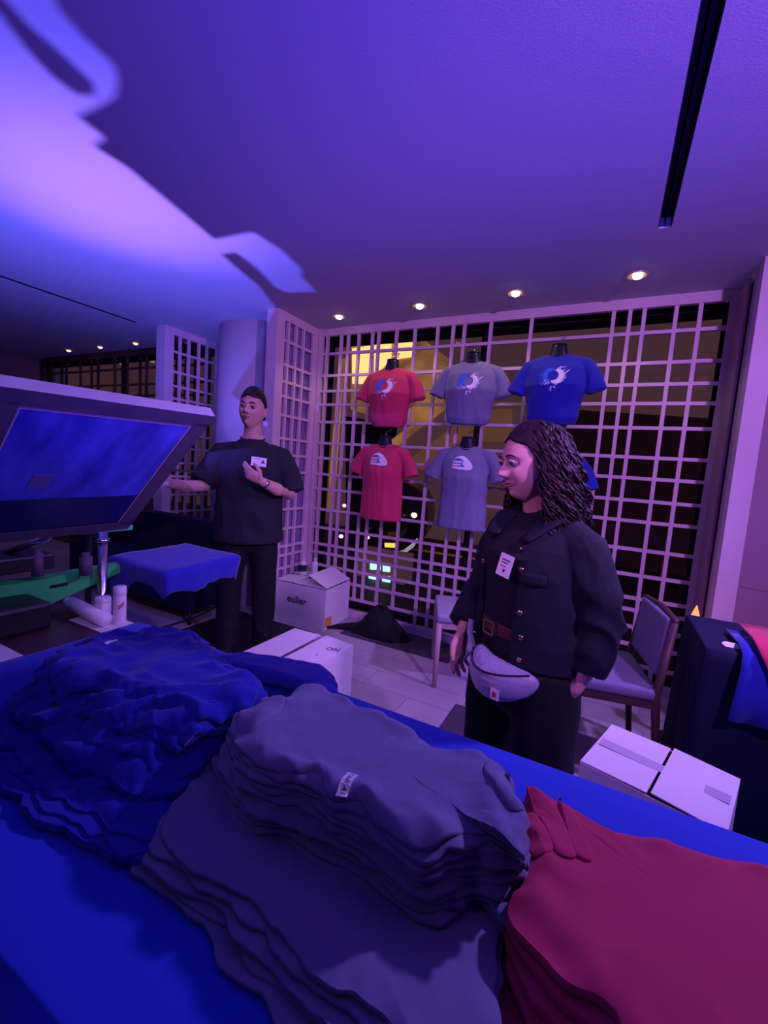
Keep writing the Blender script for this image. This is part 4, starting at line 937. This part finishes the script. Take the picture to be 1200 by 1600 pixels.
def badge(parent, target, loc, nrm, up, w_, h, lines, name='name_badge', tilt=0):
    n = V(nrm).normalized(); up = V(up); up = (up-n*up.dot(n)).normalized(); r = up.cross(n); mt = Matrix(((r.x, up.x, n.x, loc[0]), (r.y, up.y, n.y, loc[1]), (r.z, up.z, n.z, loc[2]), (0, 0, 0, 1))) @ Matrix.Rotation(tilt, 4, 'Z')
    b = bmesh.new(); box(b, -w_/2, w_/2, -h/2, h/2, -.0006, .0006); b.transform(mt); o = obj(name, b, M['paper'], parent); o['label'] = 'white sticker name badge'
    b = bmesh.new()
    for (x0, x1, y0, y1) in lines: box(b, x0*w_, x1*w_, y0*h, y1*h, .0007, .0010)
    b.transform(mt); obj('badge_writing', b, M['ink'], o); return o
# ---- man
H0 = V((-2.16, 2.22, 0)); man = thing('person', 'man in black t-shirt and trousers standing behind the press, talking with a raised hand', 'person', H0, R(40))
def man_build():
    hip, sh = .93, 1.43
    b = bmesh.new()
    for s in (-1, 1):
        tube(b, [(s*.10, 0, .95), (s*.11, -.01, .72), (s*.115, -.01, .50), (s*.12, .01, .30), (s*.12, .02, .09)], [(.085, .095), (.078, .085), (.056, .06), (.055, .06), (.035, .04)], 16)
        tube(b, [(s*.12, .04, .05), (s*.125, -.05, .045), (s*.13, -.15, .03)], [(.032, .035), (.042, .035), (.035, .022)], 14, ref=V((0, 0, 1)))
    tube(b, [(0, .01, .90), (0, 0, 1.02), (0, 0, 1.15), (0, 0, 1.30), (0, .01, 1.42), (0, .015, 1.47)], [(.165, .11), (.155, .105), (.16, .115), (.175, .11), (.150, .085), (.09, .06)], 24)
    tube(b, [(0, .02, 1.44), (0, .012, 1.52), (0, .0, 1.60)], [(.075, .065), (.060, .062), (.058, .062)], 18)
    LA = [(.14, .01, 1.395), (.185, .01, 1.365), (.235, -.01, 1.24), (.255, -.03, 1.13), (.18, -.19, 1.165), (.085, -.275, 1.215)]
    tube(b, LA, [.042, .048, .046, .047, .042, (.026, .023)], 14)
    hand_bm(b, (.085, -.275, 1.215), (-.80, -.12, .48), (.35, .55, .1), -1, .19, (.25, .45, .75, .95), .9)
    RA = [(-.14, .01, 1.395), (-.185, .01, 1.365), (-.25, -.02, 1.25), (-.29, -.05, 1.155), (-.38, -.17, 1.15), (-.47, -.27, 1.175)]
    tube(b, RA, [.042, .048, .046, .045, .040, (.027, .023)], 14)
    hand_bm(b, (-.47, -.27, 1.175), (-.85, -.35, .12), (.1, .2, .9), 1, .19, (.15, .2, .25, .3), .5)
    mt, k = head_bm(b, (-.005, -.022, 1.672), .262, R(-18), R(-3), R(4))
    me = fuse(b, .0042, 1); o = obj('body', me, M['skin_m'], man, True); face_bits(man, mt, k, off=.004)
    # hair: cropped cap
    b = bmesh.new(); ret = bmesh.ops.create_uvsphere(b, u_segments=64, v_segments=48, radius=1); dl = []
    for v in ret['verts']:
        x, y, z = v.co; 
        lim = .52-.10*abs(x) if y < -.45 else (.52-.10*abs(x))*(1-(y+.45)/.5)+(-.02)*((y+.45)/.5) if y < .05 else -.02-.42*min(1, (y-.05)/.5)
        if z < lim: dl.append(v)
        th = .004+.016*max(0, z)**2+.010*g_((x, y, z), (0, -.55, .8), (.6, .35, .3)); q = V((x*(.077+th*.6), y*(.098+th*.7), z*(.119+th)))
        q += V((x, y, z))*.0018*noise.noise(V((x*14, y*14, z*6))); v.co = mt @ (q*k)
    bmesh.ops.delete(b, geom=dl, context='VERTS'); o = obj('hair', b, M['hair_m'], man, True); so = o.modifiers.new('s', 'SOLIDIFY'); so.thickness = .006; so.offset = -1
    # t-shirt
    b = bmesh.new()
    tube(b, [(0, .01, .80), (0, .0, .95), (0, -.005, 1.12), (0, 0, 1.28), (0, .01, 1.405), (0, .015, 1.475)], [(.232, .165), (.222, .155), (.215, .152), (.215, .148), (.190, .118), (.085, .078)], 36, cap=False)
    tube(b, [(.10, .01, 1.405), (.185, .008, 1.375), (.245, -.008, 1.25), (.272, -.03, 1.145)], [(.060, .060), (.082, .082), (.083, .078), (.090, .084)], 20, cap=False)
    tube(b, [(-.10, .01, 1.405), (-.185, .008, 1.375), (-.255, -.02, 1.26), (-.300, -.055, 1.175)], [(.060, .060), (.082, .082), (.080, .076), (.087, .082)], 20, cap=False)
    me = crease(fuse(b, .006, 10), .0085, (6, 6, 5), 3.3, lambda c: .35+.65*min(1, max(0, 1.40-c.z)*3)); o = obj('t_shirt', me, M['tee'], man, True)
    b = bmesh.new(); rr = [V((.075*math.cos(a), .012-.070*math.sin(a)*1.0, 1.487-.016*max(0, math.sin(a)))) for a in [2*PI*i/28 for i in range(28)]]
    for i in range(28): rod(b, rr[i], rr[(i+1) % 28], .0075, 8)
    obj('collar', b, M['tee'], man, True)
    badge(man, o, (.055, -.158, 1.335), (.05, -1, .12), (0, 0, 1), .095, .058, [(-.3, .1, .28, .33), (.12, .42, -.12, .0), (.2, .32, .0, .2)], tilt=R(-4))
    # trousers
    b = bmesh.new()
    tube(b, [(0, .01, .80), (0, .01, .97)], [(.175, .12), (.165, .11)], 28)
    for s in (-1, 1): tube(b, [(s*.085, .005, .90), (s*.105, 0, .70), (s*.115, 0, .48), (s*.12, .01, .25), (s*.122, .01, .07)], [(.098, .112), (.096, .10), (.080, .085), (.075, .08), (.068, .075)], 20, cap=True)
    obj('trousers', crease(fuse(b, .007, 2), .005, (7, 7, 6), 8), M['trousers'], man, True)
    for s in (-1, 1):
        b = bmesh.new(); tube(b, [(s*.122, .05, .045), (s*.126, -.05, .048), (s*.135, -.17, .036)], [(.042, .044), (.050, .046), (.042, .032)], 18, ref=V((0, 0, 1))); obj('shoe', fuse(b, .006, 1), M['black'], man, True)
    b = bmesh.new(); a_, c_ = V((.098, -.262, 1.207)), V((.112, -.250, 1.200)); rod(b, a_, c_, .030, 24); o = obj('wristwatch', b, M['metal'], man, True)
man_build()
# ---- woman
W0 = V((-.165, 1.30, 0)); wom = thing('person', 'woman with curly dark hair in a navy jacket, standing behind the table looking left', 'person', W0, R(-38))
def woman_build():
    b = bmesh.new()
    for s in (-1, 1):
        tube(b, [(s*.085, 0, .80), (s*.102, -.008, .62), (s*.112, -.008, .42), (s*.107, .01, .24), (s*.105, .02, .08)], [(.072, .085), (.055, .072), (.045, .052), (.05, .055), (.032, .036)], 16)
        tube(b, [(s*.105, .035, .045), (s*.11, -.04, .04), (s*.115, -.12, .028)], [(.028, .032), (.036, .032), (.030, .02)], 14, ref=V((0, 0, 1)))
    tube(b, [(0, .01, .76), (0, 0, .88), (0, 0, 1.0), (0, -.005, 1.12), (0, .01, 1.21), (0, .012, 1.25)], [(.155, .11), (.14, .10), (.13, .095), (.145, .11), (.13, .075), (.07, .05)], 24)
    tube(b, [(0, .015, 1.20), (-.008, .005, 1.28), (-.012, -.005, 1.35)], [(.058, .052), (.047, .048), (.046, .048)], 18)
    RA = [(-.12, .01, 1.205), (-.155, .01, 1.18), (-.185, .0, 1.08), (-.195, -.01, 1.00), (-.18, -.065, .915), (-.155, -.115, .865)]
    tube(b, RA, [.042, .046, .038, .037, .033, (.022, .019)], 14)
    hand_bm(b, (-.155, -.115, .862), (.02, -.15, -1), (.75, .2, 0), 1, .155, (.25, .3, .35, .4), .6)
    LA = [(.12, .01, 1.205), (.150, .01, 1.18), (.180, .03, 1.08), (.190, .05, .99), (.182, .04, .90), (.165, .015, .815)]
    tube(b, LA, [.042, .046, .038, .037, .033, (.022, .019)], 14)
    hand_bm(b, (.163, .012, .812), (-.45, -.30, -.75), (-.6, .3, .1), -1, .165, (.35, .45, .55, .65), .7)
    mt, k = head_bm(b, (-.018, -.030, 1.392), .222, R(-13), R(8), 0, True)
    me = fuse(b, .0028, 1); obj('body', me, M['skin_w'], wom, True); face_bits(wom, mt, k, True, 'skin_w', .8, .0085)
    # curly hair: scalp volume plus ringlets
    rnd = random.Random(11); b = bmesh.new(); hm = mt
    ret = bmesh.ops.create_uvsphere(b, u_segments=64, v_segments=48, radius=1)
    for v in ret['verts']:
        x, y, z = v.co; q = V((x*.086, y*.104+.008, z*.122+.008))
        if y < -.25:
            e = min(1, (-y-.25)/.5); lim = .60-.25*abs(x)
            if z < lim: q.y += e*.10*min(1, (lim-z)*2.2); q.x *= 1-.10*e
        if z < -.2: q.y += .010
        q += V((x, y, z))*.004*noise.noise(V((x*7, y*7, z*7))); v.co = hm @ (q*k)
    for i in range(520):
        a = rnd.uniform(R(-58), R(238)); ph = rnd.uniform(-.15, .98)
        dirx, diry = math.cos(a), math.sin(a)
        sp = math.sqrt(max(0, 1-ph*ph)); p = V((dirx*sp*.086, diry*sp*.100+.012, ph*.122+.006))
        front = diry < -.35
        if front and ph < .45: continue
        L = rnd.uniform(.16, .27) if not front else rnd.uniform(.14, .24)
        pts = []; n = 22; tw = rnd.uniform(0, 6.3); fr = rnd.uniform(16, 27); cur = V(p); out = V((dirx, diry*.9+.1, 0)); 
        if front: out = V((math.copysign(1, dirx), .55, 0))
        for j in range(n+1):
            f = j/n; dz = -(L*(.35+.65*min(1, ph+.6)))/n*(1.0+.3*f); ov = (max(0, (.38-f))*.026*(1 if ph > .3 else .5)+.0022)*.6
            cur = cur+out*ov+V((0, 0, dz if f > .08 or ph < .7 else dz*.35)); rr_ = .003+.0095*f
            pts.append(hm @ ((cur+V((math.cos(tw+fr*f)*rr_, math.sin(tw+fr*f)*rr_, 0)))*k))
        r0 = rnd.uniform(.0022, .0042); tube(b, pts, [r0*.8]+[r0]*(n-4)+[r0*.9, r0*.7, r0*.5, r0*.25], 7, cap=True)
    obj('hair', b, M['hair_w'], wom, True)
    # black top
    b = bmesh.new()
    tube(b, [(0, .01, .86), (0, 0, .96), (0, -.005, 1.06), (0, -.008, 1.13), (0, .008, 1.20), (0, .012, 1.235)], [(.150, .118), (.146, .115), (.144, .115), (.154, .126), (.135, .085), (.075, .060)], 32, cap=True)
    obj('top', crease(fuse(b, .005, 2), .002, (9, 9, 9), 4), M['top'], wom, True)
    b = bmesh.new()
    tube(b, [(0, .01, .76), (0, .01, .90)], [(.158, .122), (.152, .116)], 28)
    for s in (-1, 1): tube(b, [(s*.082, .0, .82), (s*.104, -.005, .66), (s*.116, -.005, .46), (s*.108, .01, .24), (s*.108, .01, .07)], [(.088, .108), (.076, .098), (.066, .085), (.075, .08), (.07, .075)], 20)
    obj('trousers', crease(fuse(b, .006, 2), .003, (7, 7, 6), 8), M['trousers'], wom, True)
    for s in (-1, 1):
        b = bmesh.new(); tube(b, [(s*.106, .04, .04), (s*.11, -.04, .044), (s*.118, -.13, .032)], [(.036, .038), (.042, .040), (.035, .028)], 18, ref=V((0, 0, 1))); obj('shoe', fuse(b, .006, 1), M['black'], wom, True)
    # belt with buckle
    b = bmesh.new(); rr = [V((.154*math.cos(a), -.121*math.sin(a)+.006, .925)) for a in [2*PI*i/40 for i in range(40)]]
    tube(b, rr[:]+[rr[0]], [(.003, .018)]*41, 8, ref=V((0, 0, 1)), cap=False); o = obj('belt', b, M['belt'], wom, True)
    b = bmesh.new(); c = V((-.02, -.123, .925))
    for x in (-.02, .02): box(b, c.x+x-.003, c.x+x+.003, c.y-.006, c.y-.001, c.z-.018, c.z+.018)
    for z in (-.018, .018): box(b, c.x-.02, c.x+.02, c.y-.006, c.y-.001, c.z+z-.003, c.z+z+.003)
    obj('buckle', b, M['brass'], o)
    # open jacket: thick shell round the trunk, gap at the front, plus sleeves and collar
    b = bmesh.new(); lv = [(.850, .178, .138, 34, 30), (.93, .176, .136, 30, 28), (1.02, .172, .136, 27, 30), (1.10, .176, .142, 24, 30), (1.17, .172, .128, 22, 28), (1.215, .140, .096, 24, 30), (1.245, .088, .072, 34, 40)]
    rows = []
    for z, rx, ry, gl, gr in lv:
        a0, a1 = R(-90+gr-8), R(270-gl-8); n = 44; row_o, row_i = [], []
        for i in range(n+1):
            a = a0+(a1-a0)*i/n; row_o.append(b.verts.new((rx*math.cos(a), ry*math.sin(a)+.008, z))); row_i.append(b.verts.new(((rx-.018)*math.cos(a), (ry-.016)*math.sin(a)+.008, z)))
        rows.append(row_o+row_i[::-1])
    for r1, r2 in zip(rows, rows[1:]):
        m = len(r1)
        for j in range(m): b.faces.new((r1[j], r1[(j+1) % m], r2[(j+1) % m], r2[j]))
    for r1 in (rows[0], rows[-1]):
        h_ = len(r1)//2
        for j in range(h_-1): b.faces.new((r1[j], r1[j+1], r1[-2-j], r1[-1-j]))
    tube(b, [(-.10, .01, 1.205), (-.148, .01, 1.182), (-.188, .0, 1.08), (-.200, -.012, 1.0), (-.188, -.066, .925), (-.168, -.106, .880)], [.05, .058, .055, .053, .050, .045], 18, cap=False)
    tube(b, [(.10, .01, 1.205), (.148, .01, 1.182), (.184, .03, 1.08), (.196, .050, .99), (.190, .042, .93), (.182, .032, .872)], [.05, .058, .057, .056, .053, .048], 18, cap=False)
    for s in (-1, 1): tube(b, [(s*.045, .055, 1.262), (s*.080, .01, 1.262), (s*.088, -.05, 1.235), (s*.066, -.105, 1.190)], [(.010, .018), (.012, .026), (.010, .032), (.008, .022)], 14, ref=V((s, 0, .3)))
    me = fuse(b, .0042, 2)
    me = crease(me, .0046, (11, 11, 9), 1.7, lambda c: .5+.8*min(1, max(0, (abs(c.x)-.15)*12))); jk = obj('jacket', me, M['jacket'], wom, True)
    tb = bmesh.new(); tb.from_mesh(me); tree = BVHTree.FromBMesh(tb); tb.free()
    def front(x, z, off=.003):
        h = tree.ray_cast(V((x, -.5, z)), V((0, 1, 0))); return (V(h[0]), h[1]) if h[0] else (V((x, -.15, z)), V((0, -1, 0)))
    for x, z in ((.060, 1.165), (.075, 1.115), (.082, 1.0), (.088, .935), (.092, .875), (-.09, 1.10)):
        p, n = front(x, z); b = bmesh.new(); lathe(b, [(.007, 0), (.0075, .002), (.006, .0035)], p+n*.0005, 16, n); o = obj('button', b, M['brass'], wom, True); o['label'] = 'small metal jacket button'
    for x0, x1 in ((.075, .135),):     # chest pocket flap
        b = bmesh.new(); g = []
        for z in (1.110, 1.100, 1.090, 1.082):
            g.append([b.verts.new(front(x0+(x1-x0)*i/6, z - (.008*(1-abs(i-3)/3) if z == 1.082 else 0))[0]+V((0, -.0045, 0))) for i in range(7)])
        for r1, r2 in zip(g, g[1:]):
            for j in range(6): b.faces.new((r1[j], r1[j+1], r2[j+1], r2[j]))
        o = obj('pocket_flap', b, M['jacket'], wom, True); so = o.modifiers.new('s', 'SOLIDIFY'); so.thickness = .003
    badge(wom, None, (.050, -.152, 1.120), (.25, -1, .10), (.25, 0, 1), .042, .060, [(-.3, .3, .22, .27), (-.3, .2, .1, .14), (-.3, .1, -.06, -.03), (-.05, .1, -.3, -.16)], tilt=R(4))
    # waist bag
wpos = W0
woman_build()
wb = thing('waist_bag', 'silver grey nylon waist bag worn low at the hips of the woman', 'bag', W0, R(-38))
b = bmesh.new(); vs = ellipsoid(b, (0, 0, 0), (1, 1, 1), 64, 40)
for v in vs:
    x, y, z = v.co; sq = .118*(1-.05*z)*x; bend = .055*x*x
    up_ = z if z > 0 else z*1.35
    r = 1+.05*(1-abs(noise.noise(V((x*3, y*3, z*6))))*2.5)+.03*noise.noise(V((x*9, y*9, z*9)))
    v.co = V((sq+.04, -.158+bend+y*.042*r, .822+up_*.046*r+.018*x*x))
obj('pouch', b, M['bagc'], wb, True)
b = bmesh.new(); zp = []
for i in range(17):
    x = -1+2*i/16; zp.append((.118*x*.88+.04, -.158+.055*x*x-.042*math.sqrt(max(0, 1-x*x*.8))*.93-.003, .822+.018+.018*x*x))
tube(b, zp, [.0028]*17, 8, ref=V((0, 0, 1))); o = obj('zip', b, M['ink'], wb, True)
b = bmesh.new(); tube(b, [(-.075, -.13, .845), (-.105, -.125, .875), (-.130, -.105, .905)], [(.003, .010)]*3, 8); tube(b, [(-.072, -.135, .835), (-.085, -.145, .815), (-.092, -.148, .795)], [(.003, .006)]*3, 8); o = obj('strap', b, M['bagc'], wb, True)
b = bmesh.new(); c = V((.098, -.186, .795)); box(b, -.012, .012, -.001, .001, -.014, .014, Matrix.Translation(c) @ Matrix.Rotation(R(22), 4, 'Z')); o = obj('patch', b, M['paper'], wb); o['label'] = 'small white patch with a red mark'
b = bmesh.new(); ellipsoid(b, (0, 0, 0), (.006, .0012, .008), 12, 8); b.transform(Matrix.Translation(c+V((.0, -.0018, 0))) @ Matrix.Rotation(R(22), 4, 'Z')); obj('red_mark', b, M['redtag'], o, True)
